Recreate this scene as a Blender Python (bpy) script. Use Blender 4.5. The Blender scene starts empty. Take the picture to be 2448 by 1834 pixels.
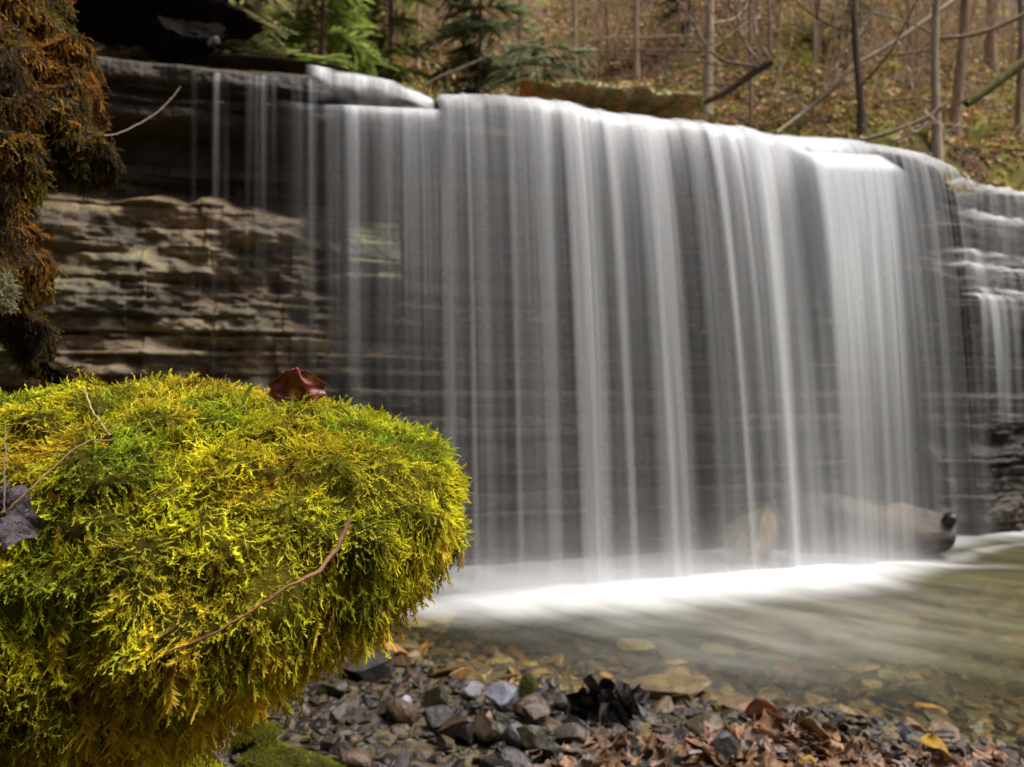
import bpy, math
import numpy as np
from mathutils import Vector
rng = np.random.default_rng(7)
S = bpy.context.scene
COL = S.collection
F = 1836.0            # focal length in photograph pixels
CAMZ = 1.0
def P(px, py, d):     # point seen at (px,py) in the photograph, d metres ahead
    return np.array([(px-1224)/F*d, d, CAMZ-(py-917)/F*d])

# ------------------------------------------------------------------ noise
def _h(ix, iy, iz, seed):
    n = (ix*374761393 + iy*668265263 + iz*2147483647 + seed*974634777) & 0xffffffff
    n = ((n ^ (n >> 13))*1274126177) & 0xffffffff
    n = ((n ^ (n >> 16))*2246822519) & 0xffffffff
    n = n ^ (n >> 15)
    return (n & 0xffffff)/float(0xffffff)
def vn(x, y, z=0.0, seed=0):
    x, y, z = np.broadcast_arrays(np.asarray(x, float), np.asarray(y, float), np.asarray(z, float))
    fx, fy, fz = np.floor(x), np.floor(y), np.floor(z)
    ix, iy, iz = fx.astype(np.int64), fy.astype(np.int64), fz.astype(np.int64)
    tx, ty, tz = x-fx, y-fy, z-fz
    tx = tx*tx*(3-2*tx); ty = ty*ty*(3-2*ty); tz = tz*tz*(3-2*tz)
    r = 0
    for a in (0, 1):
        wa = tx if a else 1-tx
        for b in (0, 1):
            wb = ty if b else 1-ty
            for c in (0, 1):
                wc = tz if c else 1-tz
                r = r + wa*wb*wc*_h(ix+a, iy+b, iz+c, seed)
    return r*2-1
def fbm(x, y, z=0.0, oct=4, seed=0, gain=.5):
    r, a, f, t = 0, 1.0, 1.0, 0
    for o in range(oct):
        r = r + a*vn(np.asarray(x)*f+o*17.3, np.asarray(y)*f+o*5.1, np.asarray(z)*f, seed+o)
        t += a; a *= gain; f *= 2.03
    return r/t
def sstep(a, b, x):
    t = np.clip((np.asarray(x, float)-a)/(b-a), 0, 1)
    return t*t*(3-2*t)
def band(a, b, x, w):
    return sstep(a-w, a+w, x)*(1-sstep(b-w, b+w, x))
def mixc(a, b, t):
    t = np.asarray(t)[..., None]
    return np.asarray(a)*(1-t)+np.asarray(b)*t

# ------------------------------------------------------------------ mesh helpers
def mesh_np(name, V, Fc, mat=None, parent=None, col=None, attrs=None, smooth=True):
    V = np.ascontiguousarray(V, dtype=np.float32).reshape(-1, 3)
    Fc = np.ascontiguousarray(Fc, dtype=np.int32)
    k = Fc.shape[1]
    me = bpy.data.meshes.new(name)
    me.vertices.add(len(V)); me.vertices.foreach_set('co', V.ravel())
    me.loops.add(Fc.size); me.loops.foreach_set('vertex_index', Fc.ravel())
    me.polygons.add(len(Fc))
    me.polygons.foreach_set('loop_start', np.arange(0, Fc.size, k, dtype=np.int32))
    me.polygons.foreach_set('loop_total', np.full(len(Fc), k, dtype=np.int32))
    me.polygons.foreach_set('use_smooth', np.full(len(Fc), bool(smooth)))
    me.update(calc_edges=True)
    if col is not None:
        col = np.asarray(col, dtype=np.float32)
        if col.ndim == 1: col = np.tile(col, (len(V), 1))
        c4 = np.ones((len(V), 4), np.float32); c4[:, :3] = np.clip(col, 0, 1)
        a = me.attributes.new('Col', 'FLOAT_COLOR', 'POINT'); a.data.foreach_set('color', c4.ravel())
    for kx, vv in (attrs or {}).items():
        a = me.attributes.new(kx, 'FLOAT', 'POINT'); a.data.foreach_set('value', np.asarray(vv, np.float32).ravel())
    if mat: me.materials.append(mat)
    o = bpy.data.objects.new(name, me); COL.objects.link(o)
    if parent: o.parent = parent
    return o
def grid_faces(nu, nv):
    i = np.arange(nu-1)[:, None]*nv+np.arange(nv-1)[None, :]
    i = i.ravel()
    return np.stack([i, i+nv, i+nv+1, i+1], 1)
def tag(o, label=None, cat=None, group=None, kind=None):
    if label: o['label'] = label
    if cat: o['category'] = cat
    if group: o['group'] = group
    if kind: o['kind'] = kind
    return o
def empty(name, loc=(0, 0, 0)):
    o = bpy.data.objects.new(name, None); COL.objects.link(o); o.location = loc
    o.empty_display_size = .05
    return o
def child(o, root):      # parent with the root's offset removed (mesh is in world coordinates)
    o.parent = root
    o.location = (-root.location[0], -root.location[1], -root.location[2])
    return o

# ------------------------------------------------------------------ materials
def new_mat(name):
    m = bpy.data.materials.new(name); m.use_nodes = True
    nt = m.node_tree; nt.nodes.clear()
    out = nt.nodes.new('ShaderNodeOutputMaterial')
    return m, nt, out
def nd(nt, typ, **kw):
    n = nt.nodes.new(typ)
    for k, v in kw.items():
        if k in n.inputs.keys(): n.inputs[k].default_value = v
        else: setattr(n, k, v)
    return n
def surf(name, rough=.8, spec=.3, bump=.3, bscale=30, vary=.35, vscale=9, transl=0, stretch=(1, 1, 1), coat=0, rough_var=0., bdist=.02):
    m, nt, out = new_mat(name); L = nt.links
    at = nd(nt, 'ShaderNodeAttribute', attribute_name='Col')
    geo = nd(nt, 'ShaderNodeNewGeometry')
    mp = nd(nt, 'ShaderNodeMapping'); mp.inputs['Scale'].default_value = stretch
    L.new(geo.outputs['Position'], mp.inputs['Vector'])
    n1 = nd(nt, 'ShaderNodeTexNoise', Scale=vscale, Detail=6.0, Roughness=.6); L.new(mp.outputs[0], n1.inputs['Vector'])
    mr = nd(nt, 'ShaderNodeMapRange'); mr.inputs['From Min'].default_value = .3; mr.inputs['From Max'].default_value = .7
    mr.inputs['To Min'].default_value = 1-vary; mr.inputs['To Max'].default_value = 1+vary
    L.new(n1.outputs['Fac'], mr.inputs['Value'])
    vm = nd(nt, 'ShaderNodeVectorMath', operation='SCALE'); L.new(at.outputs['Color'], vm.inputs[0]); L.new(mr.outputs[0], vm.inputs['Scale'])
    p = nd(nt, 'ShaderNodeBsdfPrincipled'); p.inputs['Roughness'].default_value = rough
    p.inputs['Specular IOR Level'].default_value = spec
    L.new(vm.outputs[0], p.inputs['Base Color'])
    if coat: p.inputs['Coat Weight'].default_value = coat; p.inputs['Coat Roughness'].default_value = .25
    if rough_var:
        m2 = nd(nt, 'ShaderNodeMapRange'); m2.inputs['To Min'].default_value = rough-rough_var; m2.inputs['To Max'].default_value = rough+rough_var
        L.new(n1.outputs['Fac'], m2.inputs['Value']); L.new(m2.outputs[0], p.inputs['Roughness'])
    if bump:
        n2 = nd(nt, 'ShaderNodeTexNoise', Scale=bscale, Detail=8.0, Roughness=.65); L.new(mp.outputs[0], n2.inputs['Vector'])
        b = nd(nt, 'ShaderNodeBump', Strength=bump, Distance=bdist); L.new(n2.outputs['Fac'], b.inputs['Height']); L.new(b.outputs[0], p.inputs['Normal'])
    last = p.outputs[0]
    if transl:
        t = nd(nt, 'ShaderNodeBsdfTranslucent'); L.new(vm.outputs[0], t.inputs['Color'])
        mx = nd(nt, 'ShaderNodeMixShader'); mx.inputs[0].default_value = transl
        L.new(last, mx.inputs[1]); L.new(t.outputs[0], mx.inputs[2]); last = mx.outputs[0]
    L.new(last, out.inputs['Surface'])
    return m
M_cliff = surf('cliff_rock', rough=.5, spec=.4, bump=.7, bscale=22, vary=.45, vscale=14, stretch=(1, 1, 2.6), rough_var=.2)
M_bank = surf('bank_soil', rough=.9, spec=.15, bump=.8, bscale=18, vary=.5, vscale=5)
M_bed = surf('creek_bed', rough=.5, spec=.4, bump=.6, bscale=30, vary=.5, vscale=12)
M_stone = surf('wet_stone', rough=.30, spec=.55, bump=.7, bscale=60, vary=.45, vscale=22, rough_var=.15, bdist=.008)
M_darkrock = surf('dark_rock', rough=.95, spec=.05, bump=1.0, bscale=9, vary=.6, vscale=6, stretch=(1, 1, 2.5), bdist=.05)
M_moss = surf('moss', rough=.55, spec=.25, bump=0, vary=.25, vscale=18, transl=.38)
M_mossbase = surf('moss_base', rough=.9, spec=.1, bump=.6, bscale=120, vary=.4, vscale=40)
M_leaf = surf('dead_leaf', rough=.55, spec=.35, bump=.35, bscale=90, vary=.3, vscale=60, transl=.2, bdist=.004)
M_litter = surf('leaf_litter', rough=.7, spec=.2, bump=0, vary=.3, vscale=8, transl=.15)
M_bark = surf('bark', rough=.8, spec=.2, bump=.6, bscale=60, vary=.4, vscale=20, stretch=(1, 1, .3))
M_twig = surf('twig_bark', rough=.6, spec=.3, bump=.3, bscale=150, vary=.3, vscale=60)
M_needle = surf('needles', rough=.6, spec=.2, bump=0, vary=.3, vscale=4, transl=.5)

def water_fall_mat(name, tint=(.91, .93, .935)):
    m, nt, out = new_mat(name); L = nt.links
    a = nd(nt, 'ShaderNodeAttribute', attribute_name='dens')
    uu = nd(nt, 'ShaderNodeAttribute', attribute_name='su'); vv = nd(nt, 'ShaderNodeAttribute', attribute_name='sv')
    cb = nd(nt, 'ShaderNodeCombineXYZ'); L.new(uu.outputs['Fac'], cb.inputs[0]); L.new(vv.outputs['Fac'], cb.inputs[1])
    mp = nd(nt, 'ShaderNodeMapping'); mp.inputs['Scale'].default_value = (55, 1.1, 1); L.new(cb.outputs[0], mp.inputs[0])
    n = nd(nt, 'ShaderNodeTexNoise', Scale=1.0, Detail=5.0, Roughness=.6); L.new(mp.outputs[0], n.inputs['Vector'])
    mp2 = nd(nt, 'ShaderNodeMapping'); mp2.inputs['Scale'].default_value = (160, 28, 1); L.new(cb.outputs[0], mp2.inputs[0])
    n2 = nd(nt, 'ShaderNodeTexNoise', Scale=1.0, Detail=3.0, Roughness=.7); L.new(mp2.outputs[0], n2.inputs['Vector'])
    r = nd(nt, 'ShaderNodeMapRange'); r.inputs['From Min'].default_value = .3; r.inputs['From Max'].default_value = .7
    r.inputs['To Min'].default_value = .78; r.inputs['To Max'].default_value = 1.2; L.new(n.outputs['Fac'], r.inputs['Value'])
    r2 = nd(nt, 'ShaderNodeMapRange'); r2.inputs['From Min'].default_value = .3; r2.inputs['From Max'].default_value = .7
    r2.inputs['To Min'].default_value = .86; r2.inputs['To Max'].default_value = 1.14; L.new(n2.outputs['Fac'], r2.inputs['Value'])
    k = nd(nt, 'ShaderNodeMath', operation='MULTIPLY'); L.new(a.outputs['Fac'], k.inputs[0]); L.new(r.outputs[0], k.inputs[1])
    k2 = nd(nt, 'ShaderNodeMath', operation='MULTIPLY', use_clamp=True); L.new(k.outputs[0], k2.inputs[0]); L.new(r2.outputs[0], k2.inputs[1])
    d = nd(nt, 'ShaderNodeBsdfDiffuse'); d.inputs['Color'].default_value = (*tint, 1)
    t = nd(nt, 'ShaderNodeBsdfTranslucent'); t.inputs['Color'].default_value = (*tint, 1)
    g = nd(nt, 'ShaderNodeBsdfGlossy', Roughness=.45); g.inputs['Color'].default_value = (.9, .9, .95, 1)
    m1 = nd(nt, 'ShaderNodeMixShader'); m1.inputs[0].default_value = .42; L.new(d.outputs[0], m1.inputs[1]); L.new(t.outputs[0], m1.inputs[2])
    m2 = nd(nt, 'ShaderNodeMixShader'); m2.inputs[0].default_value = .06; L.new(m1.outputs[0], m2.inputs[1]); L.new(g.outputs[0], m2.inputs[2])
    tr = nd(nt, 'ShaderNodeBsdfTransparent')
    m3 = nd(nt, 'ShaderNodeMixShader'); L.new(k2.outputs[0], m3.inputs[0]); L.new(tr.outputs[0], m3.inputs[1]); L.new(m2.outputs[0], m3.inputs[2])
    L.new(m3.outputs[0], out.inputs['Surface'])
    return m
M_fall = water_fall_mat('falling_water')

def mist_mat(name):
    m, nt, out = new_mat(name); L = nt.links
    a = nd(nt, 'ShaderNodeAttribute', attribute_name='dens')
    d = nd(nt, 'ShaderNodeBsdfDiffuse'); d.inputs['Color'].default_value = (.9, .9, .92, 1)
    t = nd(nt, 'ShaderNodeBsdfTranslucent'); t.inputs['Color'].default_value = (.9, .9, .92, 1)
    m1 = nd(nt, 'ShaderNodeMixShader'); m1.inputs[0].default_value = .5; L.new(d.outputs[0], m1.inputs[1]); L.new(t.outputs[0], m1.inputs[2])
    tr = nd(nt, 'ShaderNodeBsdfTransparent')
    m3 = nd(nt, 'ShaderNodeMixShader'); L.new(a.outputs['Fac'], m3.inputs[0]); L.new(tr.outputs[0], m3.inputs[1]); L.new(m1.outputs[0], m3.inputs[2])
    L.new(m3.outputs[0], out.inputs['Surface'])
    return m
M_mist = mist_mat('foam')

def pool_mat():
    m, nt, out = new_mat('pool_water'); L = nt.links
    foam = nd(nt, 'ShaderNodeAttribute', attribute_name='foam')
    murk = nd(nt, 'ShaderNodeAttribute', attribute_name='murk')
    geo = nd(nt, 'ShaderNodeNewGeometry')
    rot = nd(nt, 'ShaderNodeMapping'); rot.inputs['Rotation'].default_value = (0, 0, math.radians(42)); L.new(geo.outputs['Position'], rot.inputs[0])
    st = nd(nt, 'ShaderNodeMapping'); st.inputs['Scale'].default_value = (1.5, 6, 1); L.new(rot.outputs[0], st.inputs[0])
    n = nd(nt, 'ShaderNodeTexNoise', Scale=1.0, Detail=5.0, Roughness=.55); L.new(st.outputs[0], n.inputs['Vector'])
    # silty, aerated water body
    r = nd(nt, 'ShaderNodeMapRange'); r.inputs['From Min'].default_value = .35; r.inputs['From Max'].default_value = .68
    r.inputs['To Min'].default_value = .7; r.inputs['To Max'].default_value = 1.15; L.new(n.outputs['Fac'], r.inputs['Value'])
    k = nd(nt, 'ShaderNodeMath', operation='MULTIPLY', use_clamp=True); L.new(murk.outputs['Fac'], k.inputs[0]); L.new(r.outputs[0], k.inputs[1])
    cr = nd(nt, 'ShaderNodeValToRGB'); L.new(n.outputs['Fac'], cr.inputs[0])
    cr.color_ramp.elements[0].position = .3; cr.color_ramp.elements[0].color = (.085, .066, .018, 1)
    cr.color_ramp.elements[1].position = .72; cr.color_ramp.elements[1].color = (.15, .145, .06, 1)
    d = nd(nt, 'ShaderNodeBsdfDiffuse'); L.new(cr.outputs[0], d.inputs['Color'])
    tr = nd(nt, 'ShaderNodeBsdfTransparent'); tr.inputs['Color'].default_value = (.86, .86, .66, 1)
    m1 = nd(nt, 'ShaderNodeMixShader'); L.new(k.outputs[0], m1.inputs[0]); L.new(tr.outputs[0], m1.inputs[1]); L.new(d.outputs[0], m1.inputs[2])
    b = nd(nt, 'ShaderNodeBump', Strength=.35, Distance=.02); L.new(n.outputs['Fac'], b.inputs['Height'])
    g = nd(nt, 'ShaderNodeBsdfGlossy', Roughness=.3); L.new(b.outputs[0], g.inputs['Normal'])
    fr = nd(nt, 'ShaderNodeFresnel', IOR=1.33); L.new(b.outputs[0], fr.inputs['Normal'])
    fm = nd(nt, 'ShaderNodeMath', operation='MULTIPLY'); fm.inputs[1].default_value = .6; L.new(fr.outputs[0], fm.inputs[0])
    m2 = nd(nt, 'ShaderNodeMixShader'); L.new(fm.outputs[0], m2.inputs[0]); L.new(m1.outputs[0], m2.inputs[1]); L.new(g.outputs[0], m2.inputs[2])
    w = nd(nt, 'ShaderNodeBsdfDiffuse'); w.inputs['Color'].default_value = (.80, .81, .82, 1)
    w2 = nd(nt, 'ShaderNodeMapRange'); w2.inputs['From Min'].default_value = .3; w2.inputs['From Max'].default_value = .7
    w2.inputs['To Min'].default_value = -.5; w2.inputs['To Max'].default_value = .5; L.new(n.outputs['Fac'], w2.inputs['Value'])
    # streaky edge of the foam: foam + streak*foam*(1-foam)*2
    i1 = nd(nt, 'ShaderNodeMath', operation='SUBTRACT'); i1.inputs[0].default_value = 1.0; L.new(foam.outputs['Fac'], i1.inputs[1])
    i2 = nd(nt, 'ShaderNodeMath', operation='MULTIPLY'); L.new(foam.outputs['Fac'], i2.inputs[0]); L.new(i1.outputs[0], i2.inputs[1])
    i3 = nd(nt, 'ShaderNodeMath', operation='MULTIPLY'); L.new(i2.outputs[0], i3.inputs[0]); L.new(w2.outputs[0], i3.inputs[1])
    i4 = nd(nt, 'ShaderNodeMath', operation='MULTIPLY_ADD', use_clamp=True); L.new(i3.outputs[0], i4.inputs[0]); i4.inputs[1].default_value = 1.1; L.new(foam.outputs['Fac'], i4.inputs[2])
    m3 = nd(nt, 'ShaderNodeMixShader'); L.new(i4.outputs[0], m3.inputs[0]); L.new(m2.outputs[0], m3.inputs[1]); L.new(w.outputs[0], m3.inputs[2])
    L.new(m3.outputs[0], out.inputs['Surface'])
    return m
M_pool = pool_mat()

# ------------------------------------------------------------------ the ledge line in plan
LT = np.array([-1900, -700, 0, 500, 1060, 1500, 1840, 2100, 2270, 2448, 2900, 4000.])
LX = np.array([-6.0, -3.7, -2.3, -1.455, -.357, .642, 1.527, 2.31, 2.96, 3.73, 5.4, 9.5])
LY = np.array([2.3, 3.0, 3.45, 3.69, 4.0, 4.27, 4.55, 4.85, 5.2, 5.6, 6.1, 7.0])
def wx(t): return np.interp(t, LT, LX)
def wy(t): return np.interp(t, LT, LY)
def wall_y_at_x(x): return np.interp(x, LX, LY)
def wnorm(t):
    dx = wx(t+60)-wx(t-60); dy = wy(t+60)-wy(t-60)
    l = np.hypot(dx, dy); return dy/l, -dx/l
ZT = np.array([-1900, 0, 120, 500, 720, 930, 1030, 1050, 1150, 1290, 1400, 1500, 1600, 1750, 1840, 2000, 2100, 2200, 2255, 2285, 2300, 2370, 2448, 2900, 4000.])
ZP = np.array([-150, 95, 110, 150, 165, 205, 248, 232, 230, 243, 265, 282, 293, 308, 330, 338, 350, 370, 393, 430, 452, 450, 452, 480, 480.])
def lipz(t):
    d = wy(t)
    py = np.interp(t, ZT, ZP)
    z = 1-(py-917)/F*d
    return np.where(t < 0, 2.55, np.where(t > 2448, 2.38, z))

# ------------------------------------------------------------------ cliff
lay = [-.7]
r2 = np.random.default_rng(21)
while lay[-1] < 3.2: lay.append(lay[-1]+r2.choice([.02, .03, .045, .07, .11, .16], p=[.2, .22, .22, .18, .12, .06]))
lay = np.array(lay); NL = len(lay)
lprot = r2.normal(0, .035, NL); lcol = r2.uniform(-1, 1, NL)
def macro(t, z):
    left = 1-sstep(600, 900, t+60*vn(t*.02, z*9, seed=15))
    right = sstep(2190, 2300, t)
    mid = 1-left-right
    o = np.zeros_like(z)
    zk = z+.04*vn(t*.006, 0, seed=16)+.02*vn(t*.025, 0, seed=17)
    lo = -.30*(1-sstep(2.2, 2.28, z))*sstep(1.80, 1.95, zk)+.06*sstep(1.92, 1.78, zk)+.16*sstep(1.86, 1.0, z)-.06*band(2.24, 2.36, z, .015)
    lo = lo-.12*band(1.0, 1.2, z, .04)*sstep(350, 480, t)
    mo = -.16*sstep(2.34, 2.1, z)-.1*sstep(2.1, 1.9, z)+.06*sstep(1.4, .5, z)
    mo = mo+.16*band(810, 960, t, 12)*band(1.5, 1.86, z, .02)
    mo = mo+.13*(1-sstep(850, 1150, t))*sstep(1.9, 1.7, z)
    mo = mo+.20*band(1885, 2040, t, 12)*band(2.16, 2.25, z, .03)
    mo = mo+.10*band(705, 1030, t, 8)*(z < 2.325)*(z > 2.25)*1.0
    zj = z+.03*vn(t*.02, 0, seed=19)+.02*vn(t*.06, 0, seed=20)
    m1 = sstep(2250, 2275, t); m2 = sstep(2190, 2225, t+25*vn(t*.05, z*9, seed=23))
    ro = -.05+.10*sstep(2.14, 2.11, zj)*m1+.07*sstep(1.86, 1.81, zj)+.05*sstep(1.76, 1.72, zj)+.05*sstep(1.62, 1.58, zj)-.14*sstep(1.50, 1.36, z)+.06*sstep(.95, .88, z)+.06*sstep(.6, .5, z)
    right = np.where(z < 1.9, m2, right); mid = 1-left-right
    return left*lo+mid*mo+right*ro
nt_ = 1000
tt = np.concatenate([np.linspace(-1900, -110, 60), np.linspace(-100, 2560, nt_), np.linspace(2600, 4000, 40)])
nz = 400
T, VV = np.meshgrid(tt, np.linspace(0, 1, nz), indexing='ij')
LZ = lipz(T)
Z = -.5+VV*(LZ+.5)
X0, Y0 = wx(T), wy(T)
nx, ny = wnorm(T)
arc = X0*1.03
zz = Z+.012*fbm(arc*1.5, Z*0, oct=3, seed=3)+.02*arc*.3
li = np.clip(np.searchsorted(lay, zz.ravel())-1, 0, NL-1).reshape(zz.shape)
fr_ = (zz-lay[li])/(lay[np.minimum(li+1, NL-1)]-lay[li]+1e-6)
blk = vn(arc*2.3+li*7.7, li*3.1, seed=11)+.6*vn(arc*7+li*3.7, li*1.7, seed=12)
blk = np.round(blk*3)/3*.6+blk*.4
prot = lprot[li]+.035*blk
prot = prot-.022*(np.abs(fr_*2-1)**6)                       # worn joints between beds
lump = .11*fbm(arc*3.0+Z, Z*6.5, seed=33, oct=4, gain=.6)*(1-sstep(700, 1000, T))*sstep(1.9, 1.7, Z)+.05*np.round(2.4*vn(arc*3.1, np.floor(Z*7+.6*vn(arc*1.1, 0, seed=35))*3.3, seed=36))/2.4*(1-sstep(700, 1000, T))*sstep(1.92, 1.8, Z)
lump = lump+.07*fbm(arc*5, Z*9, seed=38, oct=4, gain=.6)*sstep(2240, 2300, T)*sstep(1.6, 1.4, Z)
prot = prot*(1-.65*sstep(2200, 2280, T)*sstep(1.3, 1.45, Z))
prot = prot*(1-.55*(1-sstep(600, 900, T))*sstep(1.9, 1.75, Z))
O = macro(T, Z)+lump+prot*(1-.75*sstep(.06, 0, LZ-Z))+.02*fbm(arc*6, Z*9, seed=30)+.006*fbm(arc*40, Z*60, seed=31, oct=3)
O = O-.05*sstep(.05, 0, LZ-Z)**2
O = np.where(VV > .999, -.30, O)
CX, CY = X0+nx*O, Y0+ny*O
tanm = (1-sstep(450, 1080, T+90*vn(arc*3, Z*6, seed=41)))*sstep(1.98, 1.78, Z+.06*vn(arc*4, 0, seed=5)+.05*vn(arc*11, Z*8, seed=6))
tanm = tanm*np.clip(.75+.7*fbm(arc*3.2, Z*9, seed=43)+.3*lcol[li], 0, 1)
dark = np.array([.052, .036, .022]); tanc = np.array([.27, .18, .095]); olive = np.array([.17, .15, .07]); grey = np.array([.14, .13, .12])
c = dark*(1+.5*lcol[li][..., None])+0*T[..., None]
tc = mixc(tanc, olive, np.clip(.45+1.2*fbm(arc*2.1, Z*5, seed=44), 0, 1))
tc = mixc(tc, grey*.7, np.clip(.2+1.1*fbm(arc*4, Z*16, seed=45), 0, 1))
tc = tc*(.9+.2*lcol[li][..., None])*(1+.75*fbm(arc*9, Z*22, seed=46, oct=3))[..., None]
rim = sstep(.0, .7, vn(arc*7+Z*2, Z*15, seed=47))
tc = mixc(tc, np.array([.40, .29, .17]), rim*.55)
c = mixc(c, tc, tanm)
gb = band(825, 945, T+30*vn(arc*9, Z*16, seed=14), 22)*band(1.52, 1.80, Z+.04*vn(arc*8, 0, seed=13), .03)*np.clip(.45+1.3*vn(arc*9, Z*26, seed=8), 0, 1)
c = mixc(c, np.array([.34, .36, .16]), gb)
uptan = (1-sstep(350, 900, T))*sstep(2.3, 2.42, Z)*np.clip(.2+fbm(arc*5, Z*20, seed=48), 0, 1)
c = mixc(c, np.array([.09, .06, .04]), uptan)
lich = sstep(.45, .7, vn(arc*14, Z*34, seed=50))*band(1.28, 1.42, Z+.03*vn(arc*3, 0, seed=51), .02)
c = mixc(c, np.array([.24, .21, .12]), lich*.8*sstep(1000, 1100, T))
mossy = sstep(.25, .6, fbm(arc*2, Z*4, seed=52))*sstep(2.38, 2.5, Z)*(1-sstep(500, 700, T))
c = mixc(c, np.array([.06, .065, .02]), mossy)
mesh_np('cliff', np.stack([CX, CY, Z], -1).reshape(-1, 3), grid_faces(T.shape[0], nz), M_cliff, col=c.reshape(-1, 3))
tag(bpy.data.objects['cliff'], kind='structure')

# ------------------------------------------------------------------ hillside behind the ledge
def hill_z(x, y):
    x = np.asarray(x, float); y = np.asarray(y, float)
    w = wall_y_at_x(x)
    back = np.interp(x, [-8, -3, -1.6, -.6, .6, 2.0, 2.9, 4, 9], [.5, .9, 1.4, 2.3, 2.2, 1.0, .35, .25, .3])
    q = y-w-back
    zb = np.interp(x, [-8, 2.4, 3.0, 9], [2.50, 2.34, 2.34, 2.3])
    z = zb+np.where(q > 0, q*np.interp(x, [-6, 0, 3, 8], [.95, .8, .82, .85]), 0)+.25*sstep(0, .3, q)
    z = z+.16*fbm(x*.9, y*.9, seed=60)*sstep(-.1, .8, q)+.07*fbm(x*3, y*3, seed=61)*sstep(0, .5, q)
    z = z+.10*np.sin(z*5+vn(x*.8, y*.8, seed=65)*3)*sstep(0, .6, q)*sstep(-1, 3, x)
    return z
def hill_hit(px, py, d0=4.3, d1=22):
    ds = np.linspace(d0, d1, 1400)
    x = (px-1224)/F*ds; z = 1-(py-917)/F*ds
    h = hill_z(x, ds)
    ok = np.where((h > z) & (ds > wall_y_at_x(x)+.3))[0]
    k = ok[0] if len(ok) else 500
    return np.array([x[k], ds[k], h[k]])
gx = np.concatenate([np.linspace(-14, -3.2, 40), np.linspace(-3.1, 7, 460), np.linspace(7.1, 18, 40)])
gu = np.concatenate([np.linspace(.12, 6.5, 330), np.linspace(6.6, 26, 60)])
GX, GU = np.meshgrid(gx, gu, indexing='ij')
GY = wall_y_at_x(GX)+GU
GZ = hill_z(GX, GY)
hc = mixc(np.array([.15, .10, .06]), np.array([.085, .055, .033]), np.clip(.5+fbm(GX*2.5, GY*2.5, seed=70), 0, 1))
def moss_mask(x, y):
    m = sstep(-.1, .25, fbm(x*1.1+3, y*1.1, seed=71)+.35*np.interp(x, [0, 1.5, 3, 6], [-.3, .25, .35, .1]))
    return m*np.clip(.6+.8*vn(x*6, y*6, seed=73), 0, 1)
mm = moss_mask(GX, GY)
hc = mixc(hc, np.array([.22, .21, .03]), mm*.8)
o = mesh_np('hillside', np.stack([GX, GY, GZ], -1).reshape(-1, 3), grid_faces(*GX.shape), M_bank, col=hc.reshape(-1, 3))
tag(o, kind='structure')

# ------------------------------------------------------------------ creek bed and near banks
SX = np.array([-9, -2.5, -1.1, -.75, -.48, -.25, .08, .34, .55, .94, 1.38, 2.2, 4, 12.])
SY = np.array([5, 4.2, 3.4, 3.05, 2.78, 2.62, 2.50, 2.30, 2.34, 2.20, 2.06, 1.78, 1.4, 1.0])
def bed_z(x, y):
    x = np.asarray(x, float); y = np.asarray(y, float)
    q = y-np.interp(x, SX, SY)
    z = np.where(q > 0, -.24*sstep(-.2, 1.1, q)+.018, .018+.05*np.clip(-q, 0, 2.0))
    z = z+.02*fbm(x*5, y*5, seed=80)*1.0
    z = z+.075*np.exp(-((x-.83)/.26)**2-((y-2.08)/.16)**2)
    z = z+3.4*sstep(-1.5, -2.6, x)*sstep(3.0, 1.6, y)+.25*sstep(-.7, -1.3, x)+.6*sstep(-1.8, -3.6, x)          # left bank, raised out of view to shade the near scene
    z = z+5.2*sstep(-.7, -2.9, y)+1.2*sstep(4.5, 9, x)*sstep(3.0, 0, y)       # unseen slope behind the camera, raised to block low sky light
    return z
bx = np.concatenate([np.linspace(-9, -1.6, 50), np.linspace(-1.55, 4.6, 420), np.linspace(4.7, 12, 40)])
by = np.concatenate([np.linspace(-9, 1.7, 60), np.linspace(1.75, 5.9, 330), np.linspace(5.95, 8, 12)])
BX, BY = np.meshgrid(bx, by, indexing='ij')
BZ = bed_z(BX, BY)+.008*fbm(BX*22, BY*22, seed=81)
bc = mixc(np.array([.15, .115, .05]), np.array([.045, .04, .035]), np.clip(.5+fbm(BX*4, BY*4, seed=82), 0, 1))
bc = mixc(bc, np.array([.19, .15, .06]), sstep(.1, .5, fbm(BX*7, BY*7, seed=83))*sstep(0, .4, BY-np.interp(BX, SX, SY)))
o = mesh_np('riverbed', np.stack([BX, BY, BZ], -1).reshape(-1, 3), grid_faces(*BX.shape), M_bed, col=bc.reshape(-1, 3))
tag(o, kind='structure')

def ground_hit(px, py, lift=0.):
    ds = np.linspace(1.2, 6, 1500); x = (px-1224)/F*ds; z = 1-(py-917)/F*ds
    k = np.where(bed_z(x, ds)+lift > z)[0]; k = k[0] if len(k) else 900
    return ds[k]
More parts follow.
